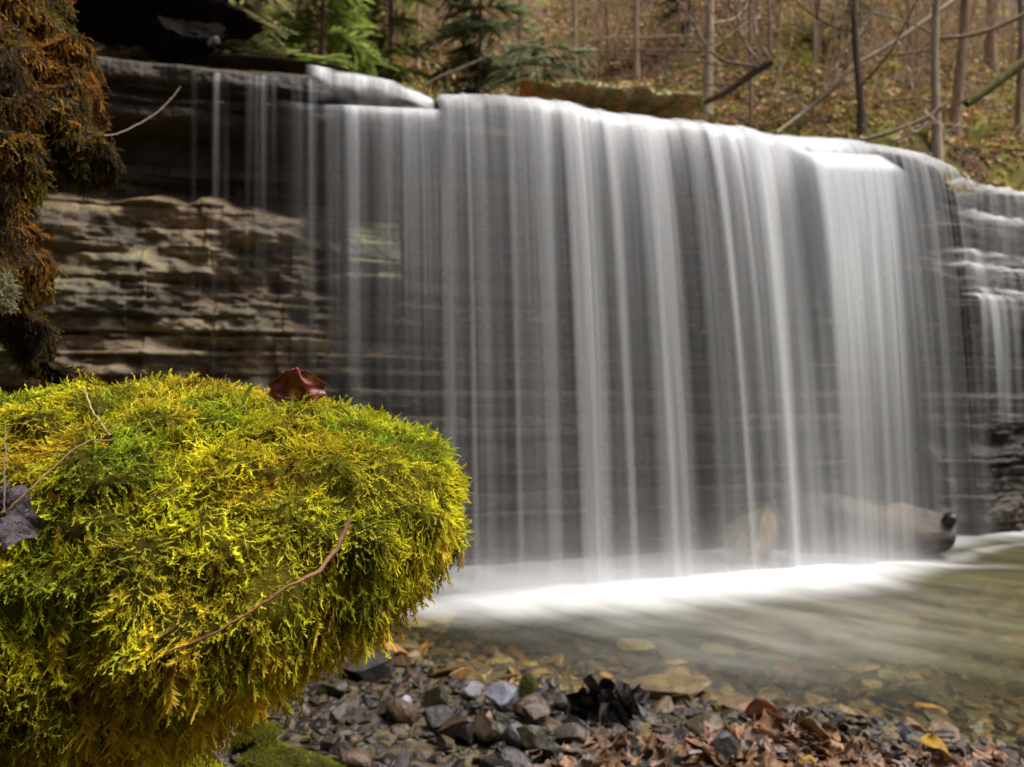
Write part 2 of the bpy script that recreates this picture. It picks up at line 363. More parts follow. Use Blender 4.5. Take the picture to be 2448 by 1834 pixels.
# ------------------------------------------------------------------ pool surface
px_ = np.linspace(-1.9, 7.5, 560); py_ = np.linspace(1.2, 7.2, 420)
PX, PY = np.meshgrid(px_, py_, indexing='ij')
WYb = wall_y_at_x(PX)
q = WYb-PY                                     # distance in front of the ledge
foamw = np.interp(PX, [-1.2, -.6, 0, .5, 1.2, 1.9, 2.2, 2.7, 3.2], [.05, .24, .38, .48, .44, .42, .25, .1, .05])
fc = np.interp(PX, [-1, 0, 1, 2, 3], [.50, .55, .60, .60, .55])
fn = .07*fbm(PX*2.5, PY*2.5, seed=90)
foam = np.exp(-np.clip(np.abs(q-fc+fn)-foamw*.06, 0, 9)**2/(foamw*.58)**2)
foam = foam*np.interp(PX, [-1.1, -.7, -.3, .2, 1.7, 2.1, 2.6, 3.3], [0, .16, .5, .88, .95, .45, .2, .2])
foam = np.maximum(foam, sstep(.5, .2, q)*np.interp(PX, [-.8, -.4, 1.8, 2.4, 3.0], [0, .45, .45, .5, .4]))
# soft pale patch downstream of the plunge, and white water round the log
foam = np.maximum(foam, .20*np.exp(-((PX-.75)/.6)**2-((q-.98)/.24)**2)*np.clip(.8+fn*4, 0, 1.4))
foam = np.maximum(foam, .6*np.exp(-((PX-3.0)/.8)**2-((PY-5.15)/.22)**2))
foam = np.maximum(foam, .75*np.exp(-((PX-2.1)/.42)**2-((PY-4.20)/.05)**2))
foam = np.maximum(foam, .13*np.exp(-((PX-1.15)/.85)**2-((q-1.3)/.5)**2))
sh = PY-np.interp(PX, SX, SY)
murk = .62*sstep(.05, 1.1, sh+.12*fbm(PX*2, PY*2, seed=92))*np.interp(PX, [-.8, .1, 1, 3], [.15, .55, 1, .95])
PZ = .006*fbm(PX*3, PY*6, seed=93)+.05*foam**2*np.exp(-((q-fc)/.3)**2)
o = mesh_np('water', np.stack([PX, PY, PZ], -1).reshape(-1, 3), grid_faces(*PX.shape), M_pool, attrs={'foam': foam, 'murk': murk})
tag(o, kind='structure')

# ------------------------------------------------------------------ falling water
def sheet(name, t0, t1, dens, zb, speed=.26, lift=.012, nu=None, nv=56, seed=0, ztop=None, out0=.0, gap=.0, lip_r=.05, rib=.012, mat=None, back=.10):
    """a curtain of water: over the lip, then a falling parabola. dens(t, v) -> 0..1"""
    nu = nu or int(abs(t1-t0)/1.5)
    tv = np.linspace(t0, t1, nu)
    v = np.linspace(0, 1, nv)
    t_, v_ = np.meshgrid(tv, v, indexing='ij')
    zt = (lipz(t_) if ztop is None else (ztop(t_) if callable(ztop) else np.full_like(t_, ztop)))+lift
    zbv = zb(t_) if callable(zb) else np.full_like(t_, zb)
    n0, n1 = wnorm(t_)
    a = wx(t_)*1.03
    sp = speed*(1+.30*fbm(a*2.5, 0, seed=seed+5)+.05*vn(a*9, 0, seed=seed+6))
    # v<.1: on top of the ledge running out; then the drop
    k = .10
    top = v_ < k
    w = np.clip((v_-k)/(1-k), 0, 1)**1.25
    drop = w*(zt-zbv)
    time = np.sqrt(2*np.maximum(drop, 0)/9.8)
    off = np.where(top, -back*(1-v_/k), 0)+sp*time+out0
    roll = lip_r*sstep(0, lip_r*1.4, drop)
    z = zt-drop-np.where(top, 0, 0)+np.where(top, .0, 0)
    off = off+roll*.9+gap
    off = off+rib*(fbm(a*16, w*.6, seed=seed+7, oct=3))*(.3+w)
    de = dens(t_, w, a)
    de = de*sstep(0, .04, v_+.015)
    V = np.stack([wx(t_)+n0*off, wy(t_)+n1*off, z], -1)
    return mesh_np(name, V.reshape(-1, 3), grid_faces(nu, nv), mat or M_fall, attrs={'dens': np.clip(de, 0, 1), 'su': a+seed*3.3, 'sv': z+seed})
def streaks(a, w, seed, f1=9, f2=30):
    s1 = vn(a*f1, w*.3, seed=seed)*.7+.3*vn(a*f1*2.1, w*.4, seed=seed+1)
    s2 = vn(a*f2, w*.4, seed=seed+3)*.6+.4*vn(a*f2*2.2, w*.6, seed=seed+4)
    s0 = vn(a*2.1+seed, w*.2, seed=seed+8)
    mod = .45+.55*np.clip(.5+vn(a*3.3, 7, seed=seed+9), 0, 1)
    return .42*s0+s1*.55*mod+s2*(.40-.22*np.clip(w, 0, 1))*mod
def edge(t, t0, t1, w0, w1):
    return sstep(t0, t0+w0, t)*(1-sstep(t1-w1, t1, t))
# main curtain
BT = np.array([1040, 1090, 1150, 1210, 1300, 1400, 1500, 1600, 1680, 1760, 1850, 1950, 2050])
BD = np.array([.30, .38, .22, .28, .42, .76, .52, .58, .44, .60, .50, .5, .3])
def dens_main(t, w, a):
    base = np.interp(t, BT, BD)
    s = streaks(a, w, 100, 7, 26)
    d = base*(.82+1.35*s)
    d = d*(1-.30*sstep(.15, .9, w)-.15*sstep(.0, .3, w))+.75*np.exp(-w/.045)*sstep(.2, .5, base)
    d = d+.34*np.exp(-w/.16)*sstep(.35, .7, base)*(1+.8*s)
    return np.clip(d, .02, .97)*edge(t, 1032, 2062, 60, 60)
wf = sheet('waterfall', 1034, 2062, dens_main, .0, seed=1, speed=.55, lip_r=.06)
tag(wf, 'wide white curtain of falling water across the middle of the rock ledge', 'waterfall', 'falls along the ledge')
def dens_main2(t, w, a):
    base = np.interp(t, BT, BD)
    s = streaks(a, w, 200, 5, 18)
    return np.clip(base*(.12+.8*s), .0, .8)*(1-.2*w)*edge(t, 1045, 2055, 80, 50)
vl = sheet('water_veil', 1045, 2055, dens_main2, .0, seed=9, gap=-.045, speed=.42)
vl.parent = wf
# broad bright tongues with their own throw
def tongue(t0, t1, peak, seed, speed, gap=.03, zt=None, zb=.0, out0=0., fade=.35, drift=0):
    def f(t, w, a):
        u = (t-t0)/(t1-t0)*2-1
        s = streaks(a, w, seed, 12, 40)
        prof = np.clip(1-np.abs(u)**(2.2), 0, 1)
        return np.clip(peak*prof**1.5*(.85+.8*s)*(1-fade*w), 0, .97)
    o = sheet('water_stream', t0, t1, f, zb, seed=seed, gap=gap, speed=speed, ztop=zt, out0=out0, nu=max(30, int((t1-t0)/1.2)))
    return o
for i, (a0, a1, pk, sp) in enumerate([(1036, 1080, .42, .30), (1092, 1108, .30, .50), (1186, 1204, .30, .46), (1245, 1285, .42, .52), (1300, 1392, .72, .66), (1330, 1356, .5, .58),
                                      (1405, 1440, .36, .6), (1468, 1560, .62, .66), (1585, 1640, .50, .62), (1690, 1712, .40, .6), (1735, 1800, .62, .62), (1640, 1668, .42, .72), (1500, 1530, .4, .55), (1805, 1860, .55, .6), (1840, 1885, .45, .62)]):
    o = tongue(a0, a1, pk, 300+i*7, sp, gap=.015+.008*(i % 3)); o.parent = wf
# the bulging shelf fall on the right of the main curtain
def dens_shelf(t, w, a):
    base = np.interp(t, [1850, 1870, 1990, 2030, 2060], [.5, 1.0, .85, .95, .4])
    return np.clip(base*(.9+.75*streaks(a, w, 500, 8, 25))*(1-.66*sstep(.06, .8, w))+.35*np.exp(-w/.08), 0, .98)*edge(t, 1826, 2068, 50, 22)
sf = sheet('shelf_waterfall', 1826, 2068, dens_shelf, .0, seed=40, out0=.17, ztop=lambda t: 1-(np.interp(t, [1846, 1880, 2040, 2064], [355, 365, 372, 385])-917)/F*(wy(t)-.18), speed=.42, lip_r=.09)
tag(sf, 'bright bulging fall pouring off a lower shelf at the right end of the main curtain', 'waterfall', 'falls along the ledge')
# right end: thin dark-backed falls
def dens_r(t, w, a):
    base = np.interp(t, [2040, 2080, 2120, 2180, 2215, 2240, 2284], [.45, .30, .34, .34, .6, .5, .25])*(1-.7*sstep(2235, 2284, t)*sstep(.15, .5, w))
    return np.clip(base*(.75+1.5*streaks(a, w, 600, 12, 36))*(1-.5*w)+.45*np.exp(-w/.03), 0, .95)*edge(t, 2035, 2284, 12, 34)
rf = sheet('thin_waterfall', 2035, 2284, dens_r, .0, seed=50, speed=.38)
tag(rf, 'thin streaky fall over the rounded right corner of the ledge', 'waterfall', 'falls along the ledge')
def dens_r2(t, w, a):
    return np.clip(np.interp(t, [1850, 1900, 2020, 2060], [.6, .75, .5, .3])*(.8+1.2*streaks(a, w, 650, 12, 36)), 0, .95)*edge(t, 1840, 2062, 12, 12)
o = sheet('water_step', 1840, 2062, dens_r2, 2.30, seed=51, speed=.12, nv=16, lip_r=.02, gap=.03); o.parent = sf
# left shelf fall: short upper steps then the curtain
def zt_left(t): return 1-(np.interp(t, [640, 740, 830, 1030], [236, 250, 252, 262])-917)/F*(wy(t)-.12)
def dens_l(t, w, a):
    base = np.interp(t, [640, 700, 745, 770, 800, 835, 870, 900, 930, 960, 990, 1022], [.03, .10, .16, .30, .22, .52, .34, .46, .30, .55, .38, .55])
    return np.clip(base*(.75+1.3*streaks(a, w, 700, 12, 34))*(1-.78*sstep(.05, .75, w))+.5*np.exp(-w/.03)*sstep(790, 840, t), 0, .9)*edge(t, 640, 1070, 60, 60)*(1-.9*sstep(1030, 1045, t)*(1-sstep(.05, .25, w)))
lf = sheet('left_waterfall', 640, 1070, dens_l, .0, seed=60, speed=.25, ztop=zt_left, out0=.10, lip_r=.03)
lf.name = 'shallow_waterfall'
tag(lf, 'half-transparent fall left of the dark notch, in front of the tan rock beds', 'waterfall', 'falls along the ledge')
def dens_ls(t, w, a):
    wl = np.interp(t, [715, 800, 930, 1030], [.30, .38, .55, .9])
    up = 1-sstep(wl*.7, wl*1.15, w+.12*vn(a*14, 0, seed=77))
    return np.clip((.08+.40*up)*(.85+1.2*streaks(a, w, 750, 14, 40))*np.clip(.8+1.6*vn(a*9+w*2, w*4, seed=78), .05, 1.3), 0, .92)*edge(t, 716, 1034, 50, 6)*(1-.8*sstep(.8, 1, w)*(1-sstep(740, 790, t)))
o = sheet('water_step', 716, 1034, dens_ls, lambda t: zt_left(t)-.07, seed=61, speed=.3, nv=18, lip_r=.03, gap=.015, lift=.02, back=.25); o.parent = lf
# threads of water over the dark rock at the left
TH_ = [(514, 530, .20), (536, 548, .14), (585, 606, .16), (606, 626, .26), (622, 640, .24), (640, 655, .10), (686, 702, .10), (702, 722, .14), (722, 745, .26), (462, 476, .05)]
TH = [(a0-3, a1+3, pk*.62) for a0, a1, pk in TH_]
for i, (a0, a1, pk) in enumerate(TH):
    zb_ = .9 if i < 6 else .4
    def f(t, w, a, a0=a0, a1=a1, pk=pk, i=i):
        u = (t-(a0+a1)/2)/((a1-a0)/2)
        return pk*np.clip(1-u*u, 0, 1)**1.5*(1-.8*sstep(.1, .8, w))*(1+.5*np.exp(-w/.08))*(.7+.8*vn(a*60, w*2, seed=i))
    o = sheet('water_thread', a0-2, a1+2, f, zb_, seed=70+i, speed=.22, nu=14, nv=40, gap=.03, back=.01, ztop=lambda t: lipz(t)-.07)
    tag(o, 'thin thread of water dripping over the dark rock left of the falls' if i not in (3,) else 'brightest thread of water on the dark rock left of the falls', 'water', 'threads of water on the dark rock')
# cascade in steps at the far right
TIERS = [(2272, 2560, 2.385, 2.10, .02, .62, .08), (2268, 2560, 2.15, 1.80, .10, .45, .08), (2212, 2560, 1.87, 1.70, .17, .5, .12), (2206, 2560, 1.77, 1.56, .22, .6, .14), (2222, 2560, 1.61, 1.36, .27, .9, .14)]
cas = empty('stepped_cascade', (3.4, 5.2, 0))
tag(cas, 'small cascade stepping down dark rock tiers at the far right edge', 'waterfall', 'falls along the ledge')
for i, (a0, a1, z1, z0, ou, pk, sp) in enumerate(TIERS):
    def f(t, w, a, pk=pk, i=i):
        g = np.interp(t+i*20, [2290, 2305, 2330, 2350, 2380, 2400, 2448, 2560], [1, 1.1, .45, .8, .7, .55, .9, .8])
        return np.clip(.66*pk*g*(.8+1.9*streaks(a, w, 800+i*9, 16, 40))*(1-.4*w)+.3*np.exp(-w/.06)*np.clip(.6+1.6*vn(a*12, i*3., seed=855), 0, 1.2), 0, .9)*(edge(t, a0, a1, 40, 4))
    o = sheet('cascade_step', a0, a1, f, z0, seed=80+i, speed=sp, ztop=(lambda t, z1=z1: z1+.02*vn(t*.03, 0, seed=4)+.012*vn(t*.11, 0, seed=6)+.0*t), nv=26, out0=ou-.04, lip_r=.035, gap=.05, rib=.02, back=.14)
    child(o, cas)
def f(t, w, a):
    return np.clip(.95*np.exp(-((t-2250-14*w)/9)**2)+.5*np.exp(-((t-2222)/9)**2)*(1-w)+.35*np.exp(-((t-2274)/7)**2)+.35*np.exp(-((t-2298)/8)**2)+.5*np.exp(-((t-2338)/14)**2)*.8+.14*(1+2*streaks(a, w, 860, 14, 40)), 0, .8)*(1-.7*w)*edge(t, 2210, 2560, 16, 5)
child(sheet('cascade_step', 2205, 2560, f, .75, seed=88, speed=.12, ztop=1.56, out0=.25, lip_r=.03, gap=.05, back=.1), cas)

# spray and foam where the water lands
def spray(name, t0, t1, out, h, dens, seed):
    nu, nv = 260, 30
    t_, v_ = np.meshgrid(np.linspace(t0, t1, nu), np.linspace(0, 1, nv), indexing='ij')
    n0, n1 = wnorm(t_); a = wx(t_)
    hh = h*(1+.35*fbm(a*3, 0, seed=seed))
    off = out*(1+.15*fbm(a*2, 0, seed=seed+1))+.06*(1-v_)**2
    de = dens*(1-v_)**1.6*(1+.5*fbm(a*4, v_*2, seed=seed+2))*edge(t_, t0, t1, 160, 330)
    V = np.stack([wx(t_)+n0*off, wy(t_)+n1*off, v_*hh-.01], -1)
    return mesh_np(name, V.reshape(-1, 3), grid_faces(nu, nv), M_mist, attrs={'dens': np.clip(de, 0, .9)})
sp0 = spray('spray', 990, 2150, .34, .46, .30, 900)
tag(sp0, kind='stuff')
for i, (ou, h, de) in enumerate([(.38, .36, .26), (.43, .28, .32), (.47, .21, .36), (.51, .15, .36), (.55, .10, .36), (.59, .06, .34), (.64, .04, .28)]):
    o = spray('spray_layer', 1000-i*8, 2180-i*10, ou, h, de, 910+i*5); o.parent = sp0

# ------------------------------------------------------------------ stones
def ico(sub):
    import bmesh
    bm = bmesh.new(); bmesh.ops.create_icosphere(bm, subdivisions=sub, radius=1)
    V = np.array([v.co[:] for v in bm.verts]); Fx = np.array([[v.index for v in f.verts] for f in bm.faces]); bm.free()
    return V, Fx
ICO1, ICO2, ICO3, ICO4, ICO5 = ico(2), ico(3), ico(4), ico(6), ico(6)
def rock_shape(base, seed, cuts=9, flat=.5, rough=.05):
    r = np.random.default_rng(seed); V = base[0].copy()
    for _ in range(cuts):
        n = r.normal(size=3); n /= np.linalg.norm(n); d = r.uniform(.36, .8)
        dd = V@n; m = dd > d
        V[m] -= (dd[m]-d)[:, None]*n
    V += rough*V*fbm(V[:, 0]*3+seed, V[:, 1]*3, V[:, 2]*3, seed=seed)[:, None]
    V[:, 2] *= flat; V[:, 1] *= r.uniform(.6, .95)
    return V
def rotm(ax, ay, az):
    cx, sx, cy, sy, cz, sz = math.cos(ax), math.sin(ax), math.cos(ay), math.sin(ay), math.cos(az), math.sin(az)
    return np.array([[cz*cy, cz*sy*sx-sz*cx, cz*sy*cx+sz*sx], [sz*cy, sz*sy*sx+cz*cx, sz*sy*cx-cz*sx], [-sy, cy*sx, cy*cx]])
PAL = np.array([[.026, .021, .017], [.040, .033, .026], [.016, .013, .011], [.095, .054, .027], [.062, .042, .024], [.060, .046, .038], [.12, .08, .052], [.040, .035, .015]])
def gravel(name, n, region, smin, smax, base, seed, sink=.3, under=False):
    r = np.random.default_rng(seed)
    protos = [rock_shape(base, seed*10+k, flat=r.uniform(.18, .42)) for k in range(10)]
    Vs, Fs, Cs = [], [], []; off = 0
    k = 0
    while k < n:
        x, y = r.uniform(region[0], region[1]), r.uniform(region[2], region[3])
        sh = y-np.interp(x, SX, SY)
        if under and sh < -.05: continue
        if not under and sh > .22*r.random()**2: continue
        if abs(x-0)/max(y, .1) > .75: continue
        s = smin+(smax-smin)*r.random()**3
        V = protos[r.integers(10)]@rotm(r.normal(0, .3), r.normal(0, .3), r.uniform(0, 6.28)).T*s
        V = V+np.array([x, y, bed_z(x, y)+s*sink*.4])
        cc = PAL[r.integers(len(PAL))]*r.uniform(.45, 1.15)
        if under: cc = cc*np.array([2.8, 2.3, 1.2])*r.uniform(.6, 1.6)
        Vs.append(V); Fs.append(base[1]+off); Cs.append(np.tile(cc, (len(V), 1))); off += len(V); k += 1
    o = mesh_np(name, np.concatenate(Vs), np.concatenate(Fs), M_stone, col=np.concatenate(Cs), smooth=False)
    return tag(o, kind='stuff')
gravel('gravel', 9500, (-1.3, 1.8, 1.6, 3.4), .006, .036, ICO1, 5)
gravel('submerged_pebbles', 3600, (-.9, 3.4, 1.8, 4.6), .012, .08, ICO1, 6, under=True)
def stone(name, px, py, w, h, colr, label, seed, flat=.6, depth=None, cat='stone', group=None, tilt=(0, 0), mat=None, base=None, ydepth=.8, rough=.06):
    d = depth or ground_hit(px, max(py, 1250)+h*.25, .02)
    c_ = P(px, py, d)
    V = rock_shape(base or ICO2, seed, flat=1, rough=rough)
    V = V/np.abs(V).max(0)
    sx = w/F*d/2; sz = h/F*d/2
    V = V*np.array([sx, sx*ydepth, sz*1.25])@rotm(tilt[0], tilt[1], 0).T
    cc = np.tile(np.array(colr), (len(V), 1))*(1+.25*fbm(V[:, 0]*40, V[:, 1]*40, V[:, 2]*40, seed=seed))[:, None]
    o = mesh_np(name, V, (base or ICO2)[1], mat or M_stone, col=cc, smooth=False)
    o.location = (c_[0], c_[1]+sx*.3, c_[2])
    return tag(o, label, cat, group)
SLATE = (.085, .085, .10)
stone('orange_stone', 930, 1560, 92, 46, (.42, .20, .05), 'orange-brown stone lying at the right foot of the mossy boulder', 31)
stone('flat_stone', 1205, 1672, 100, 44, (.20, .20, .25), 'pale blue-grey flat stone among the dark gravel left of the black leaf clump', 32, flat=.5)
stone('flat_stone', 1130, 1655, 60, 34, (.12, .12, .15), 'small dark blue-grey stone touching the left end of the pale blue-grey flat stone', 33)
stone('white_stone', 972, 1692, 36, 46, (.38, .37, .42), 'small whitish stone standing up in the dark gravel', 34)
stone('dark_stone', 1040, 1715, 95, 64, (.05, .045, .04), 'long dark stone beside the small whitish one', 35, tilt=(0, .5))
stone('pink_stone', 1165, 1722, 28, 34, (.42, .25, .18), 'small pink chip of stone below the pale blue-grey flat stone', 36)
stone('mossy_shard', 1262, 1658, 46, 84, (.085, .085, .02), 'upright olive shard of stone at the edge of the water', 37, ydepth=.4)
stone('yellow_pebble', 1152, 1622, 38, 16, (.5, .4, .16), 'small yellow pebble just under the water', 38)
stone('ledge_slab', 1600, 1650, 210, 46, (.17, .125, .06), 'broad tan slab lying under shallow water right of the black leaf clump', 39, flat=.3)
stone('angular_stone', 1240, 1775, 80, 60, (.075, .072, .07), 'angular grey stone at the front of the gravel, lower middle', 40)
stone('angular_stone', 890, 1600, 150, 56, (.06, .055, .05), 'broad dark stone under the orange-brown stone', 41)
stone('angular_stone', 1690, 1742, 90, 60, (.10, .075, .03), 'rounded olive-brown stone at the left end of the leaf pile', 42)
stone('angular_stone', 1720, 1800, 90, 80, (.05, .05, .045), 'dark split stone in front of the leaf pile', 43, tilt=(0, .6))
for i in range(46):
    xx = rng.uniform(760, 1520); yy = rng.uniform(1640, 1850)
    if yy < 1640+(xx-760)*.06: continue
    w = rng.uniform(40, 105)
    stone('shore_stone', xx, yy, w, w*rng.uniform(.35, .7), PAL[rng.integers(len(PAL))]*rng.uniform(.6, 1.2), 'wet angular stone in the dark gravel of the near shore', 500+i, group='stones of the near shore', tilt=(rng.normal(0, .3), rng.normal(0, .4)))
for i in range(26):
    xx = rng.uniform(950, 2440); yy = rng.uniform(1430, 1640)
    w = rng.uniform(50, 120); d = F/(yy-917)
    stone('submerged_stone', xx, yy, w, w*.25, np.array([.26, .19, .07])*rng.uniform(.6, 1.5), 'brown stone under the shallow water of the pool', 600+i, depth=d*1.03, group='stones under the pool water')
stone('submerged_stone', 2335, 1525, 90, 26, (.42, .20, .09), 'orange stone under the pool water near the right edge', 660)
stone('dark_stone', 1290, 1518, 70, 24, (.03, .03, .03), 'small black stone poking out of the water between the foam and the leaf clump', 661)

# tan rock behind the curtain, slab with flowing water and dark knob
stone('tan_boulder', 1822, 1275, 160, 120, (.48, .37, .22), 'rounded tan boulder glimpsed through the foot of the main curtain', 70, depth=4.22, base=ICO3, cat='boulder', rough=.15)
def slab():
    A = P(1830, 1262, 4.85); B = P(2258, 1274, 4.45)
    n = 80; m = 40; u, v = np.meshgrid(np.linspace(0, 1, n), np.linspace(0, 2*np.pi, m, endpoint=True), indexing='ij')
    c0 = A[None, None]*(1-u[..., None])+B[None, None]*u[..., None]
    hz = np.interp(u, [0, .15, .4, .8, .96, 1], [.12, .21, .22, .16, .12, .10]); wy_ = np.interp(u, [0, .5, .97, 1], [.2, .26, .16, .12])
    V = c0+np.stack([0*u, -np.cos(v)*wy_, np.sin(v)*hz+.02*np.sin(u*7)], -1)
    V[..., 2] += .05*fbm(V[..., 0]*4, V[..., 1]*4, V[..., 2]*4, seed=77)+.02*np.round(2*vn(V[..., 0]*5, V[..., 1]*5, V[..., 2]*9, seed=79))
    col = mixc(np.array([.085, .072, .074]), np.array([.14, .10, .062]), sstep(0, .4, fbm(V[..., 0]*4, V[..., 1]*4, V[..., 2]*6, seed=78)))
    return mesh_np('sunken_log', V.reshape(-1, 3), grid_faces(n, m), M_cliff, col=col.reshape(-1, 3))
sl = slab(); tag(sl, 'pale smooth log lying in the water below the right end of the falls', 'log')
kn = empty('dark_knob'); COL.objects.unlink(kn); bpy.data.objects.remove(kn)
def tube_arr(pts, rad, k=8, wob=0, seed=0):
    pts = np.asarray(pts, float); n = len(pts)
    tg = np.gradient(pts, axis=0); tg /= np.linalg.norm(tg, axis=1)[:, None]+1e-9
    up = np.array([0, 0, 1.]) if abs(tg[0, 2]) < .9 else np.array([1., 0, 0])
    s1 = np.cross(tg, up); s1 /= np.linalg.norm(s1, axis=1)[:, None]+1e-9; s2 = np.cross(tg, s1)
    an = np.linspace(0, 2*np.pi, k, endpoint=False)
    rr = np.asarray(rad, float)[:, None]*np.ones(k)[None]
    if wob: rr = rr*(1+wob*fbm(np.arange(n)[:, None]*.35+seed, np.cos(an)[None]*1.3, np.sin(an)[None]*1.3, seed=seed))
    V = pts[:, None]+rr[..., None]*(np.cos(an)[None, :, None]*s1[:, None]+np.sin(an)[None, :, None]*s2[:, None])
    i = np.arange(n-1)[:, None]*k; j = np.arange(k)[None]
    Fx = np.stack([i+j, i+(j+1) % k, i+k+(j+1) % k, i+k+j], -1).reshape(-1, 4)
    return V.reshape(-1, 3), Fx
class MB:
    def __init__(s): s.V, s.F, s.C, s.o = [], [], [], 0
    def add(s, V, Fx, c):
        s.V.append(V); s.F.append(Fx+s.o); s.C.append(np.tile(np.asarray(c, float), (len(V), 1))); s.o += len(V)
    def tube(s, pts, rad, c, k=7, wob=0, seed=0):
        V, Fx = tube_arr(pts, rad, k, wob, seed); s.add(V, Fx, c)
    def build(s, name, mat, parent=None, smooth=True):
        return mesh_np(name, np.concatenate(s.V), np.concatenate(s.F), mat, parent, col=np.concatenate(s.C), smooth=smooth)
def smooth_path(pts, n):
    pts = np.asarray(pts, float); m = len(pts)
    t = np.linspace(0, m-1, n); out = []
    for x in t:
        i = min(int(x), m-2); f = x-i
        p0, p1, p2, p3 = pts[max(i-1, 0)], pts[i], pts[i+1], pts[min(i+2, m-1)]
        out.append(.5*((2*p1)+(-p0+p2)*f+(2*p0-5*p1+4*p2-p3)*f*f+(-p0+3*p1-3*p2+p3)*f**3))
    return np.array(out)
b = MB(); kp = smooth_path([P(2236, 1310, 4.42), P(2243, 1276, 4.39), P(2256, 1254, 4.37), P(2272, 1243, 4.35), P(2286, 1245, 4.34)], 18)
b.tube(kp, np.interp(np.arange(18), [0, 7, 12, 15, 17], [.010, .016, .042, .042, .010]), (.016, .014, .014), k=14)
tag(b.build('branch_stub', M_stone), 'black knobbed stub sticking up at the right end of the pale log', 'branch')

# ------------------------------------------------------------------ moss fronds
def frond(seed, pairs=8, width=.26, droop=.35):
    r = np.random.default_rng(seed); V, Fx = [], []
    cu, cs, tw = r.uniform(-.45, .5), r.uniform(-.35, .35), r.uniform(0, 6)
    def pt(t): return np.array([t-.15*abs(cu)*t*t, cs*t*t+.05*math.sin(t*6+seed), -droop*t*t+cu*t*t*t+.04*math.sin(t*7+tw)])
    N = 7
    for i in range(N):
        t = i/(N-1); w = .030*(1-t*.6)
        p = pt(t); V += [p+[0, -w, 0], p+[0, w, .02]]
    for i in range(N-1): Fx += [[2*i, 2*i+1, 2*i+3], [2*i, 2*i+3, 2*i+2]]
    m = pairs*3
    for i in range(m):
        t = .10+.9*i/(m-1)
        L = width*(1-.7*t**2.0)*(.6+.4*math.sin(min(1, t*3)*1.57))*r.uniform(.6, 1.3)
        p = pt(t); a = r.uniform(.55, 1.15); rr = r.choice([0, math.pi])+r.normal(0, .75)
        tip = p+np.array([math.cos(a)*L*1.2, math.sin(a)*L*math.cos(rr), math.sin(a)*L*math.sin(rr)])
        q_ = np.array([.045, -.03*math.sin(rr), .03*math.cos(rr)])*r.uniform(.8, 1.3)
        k = len(V); V += [p-q_, p+q_, tip]; Fx += [[k, k+1, k+2]]
    return np.array(V), np.array(Fx)
def strand(seed, n=16):      # narrow rope-like shoot
    r = np.random.default_rng(seed); V, Fx = [], []
    for i in range(n):
        t = i/(n-1); a = r.uniform(0, 6.28); L = .14*(1-.5*t)
        p = np.array([t, .03*math.sin(t*6+seed), -.25*t*t])
        tip = p+np.array([L*.9, L*math.cos(a), L*math.sin(a)])
        q_ = np.array([0, -math.sin(a), math.cos(a)])*.035
        k = len(V); V += [p-q_, p+q_, tip]; Fx += [[k, k+1, k+2]]
    return np.array(V), np.array(Fx)
FR = [frond(i, pairs=6+i % 4, width=.15+.035*(i % 5), droop=.1+.12*(i % 3)) for i in range(11)]+[strand(i) for i in range(3)]
def sample_tri(V, Fx, n, r, wfun=None):
    if Fx.shape[1] == 4: Fx = np.concatenate([Fx[:, [0, 1, 2]], Fx[:, [0, 2, 3]]])
    A, B, C = V[Fx[:, 0]], V[Fx[:, 1]], V[Fx[:, 2]]
    N = np.cross(B-A, C-A); ar = np.linalg.norm(N, axis=1)+1e-12; N = N/ar[:, None]
    w = ar*(wfun((A+B+C)/3, N) if wfun else 1)
    k = r.choice(len(Fx), n, p=w/w.sum())
    u, v = r.random(n), r.random(n); m = u+v > 1; u[m], v[m] = 1-u[m], 1-v[m]
    return A[k]+(B-A)[k]*u[:, None]+(C-A)[k]*v[:, None], N[k]
def scatter(protos, Pn, Dn, Nn, sc, cols, r, tipcol=1.25, rootcol=.55):
    """place protos: +X of a proto along Dn, +Z near Nn; returns V,F,C"""
    Vs, Fs, Cs = [], [], []; off = 0
    which = r.integers(0, len(protos), len(Pn))
    X = Dn/(np.linalg.norm(Dn, axis=1)[:, None]+1e-9)
    Zv = Nn-(Nn*X).sum(1)[:, None]*X; Zv /= np.linalg.norm(Zv, axis=1)[:, None]+1e-9
    Y = np.cross(Zv, X)
    for k, (pv, pf) in enumerate(protos):
        i = np.where(which == k)[0]
        if not len(i): continue
        W = pv[None]*sc[i][:, None, None]
        V = Pn[i][:, None]+W[..., 0:1]*X[i][:, None]+W[..., 1:2]*Y[i][:, None]+W[..., 2:3]*Zv[i][:, None]
        Ff = pf[None]+(np.arange(len(i))*len(pv))[:, None, None]+off
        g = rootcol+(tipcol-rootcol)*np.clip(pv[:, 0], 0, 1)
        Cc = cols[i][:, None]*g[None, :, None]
        Vs.append(V.reshape(-1, 3)); Fs.append(Ff.reshape(-1, 3)); Cs.append(Cc.reshape(-1, 3)); off += len(i)*len(pv)
    return np.concatenate(Vs), np.concatenate(Fs), np.concatenate(Cs)

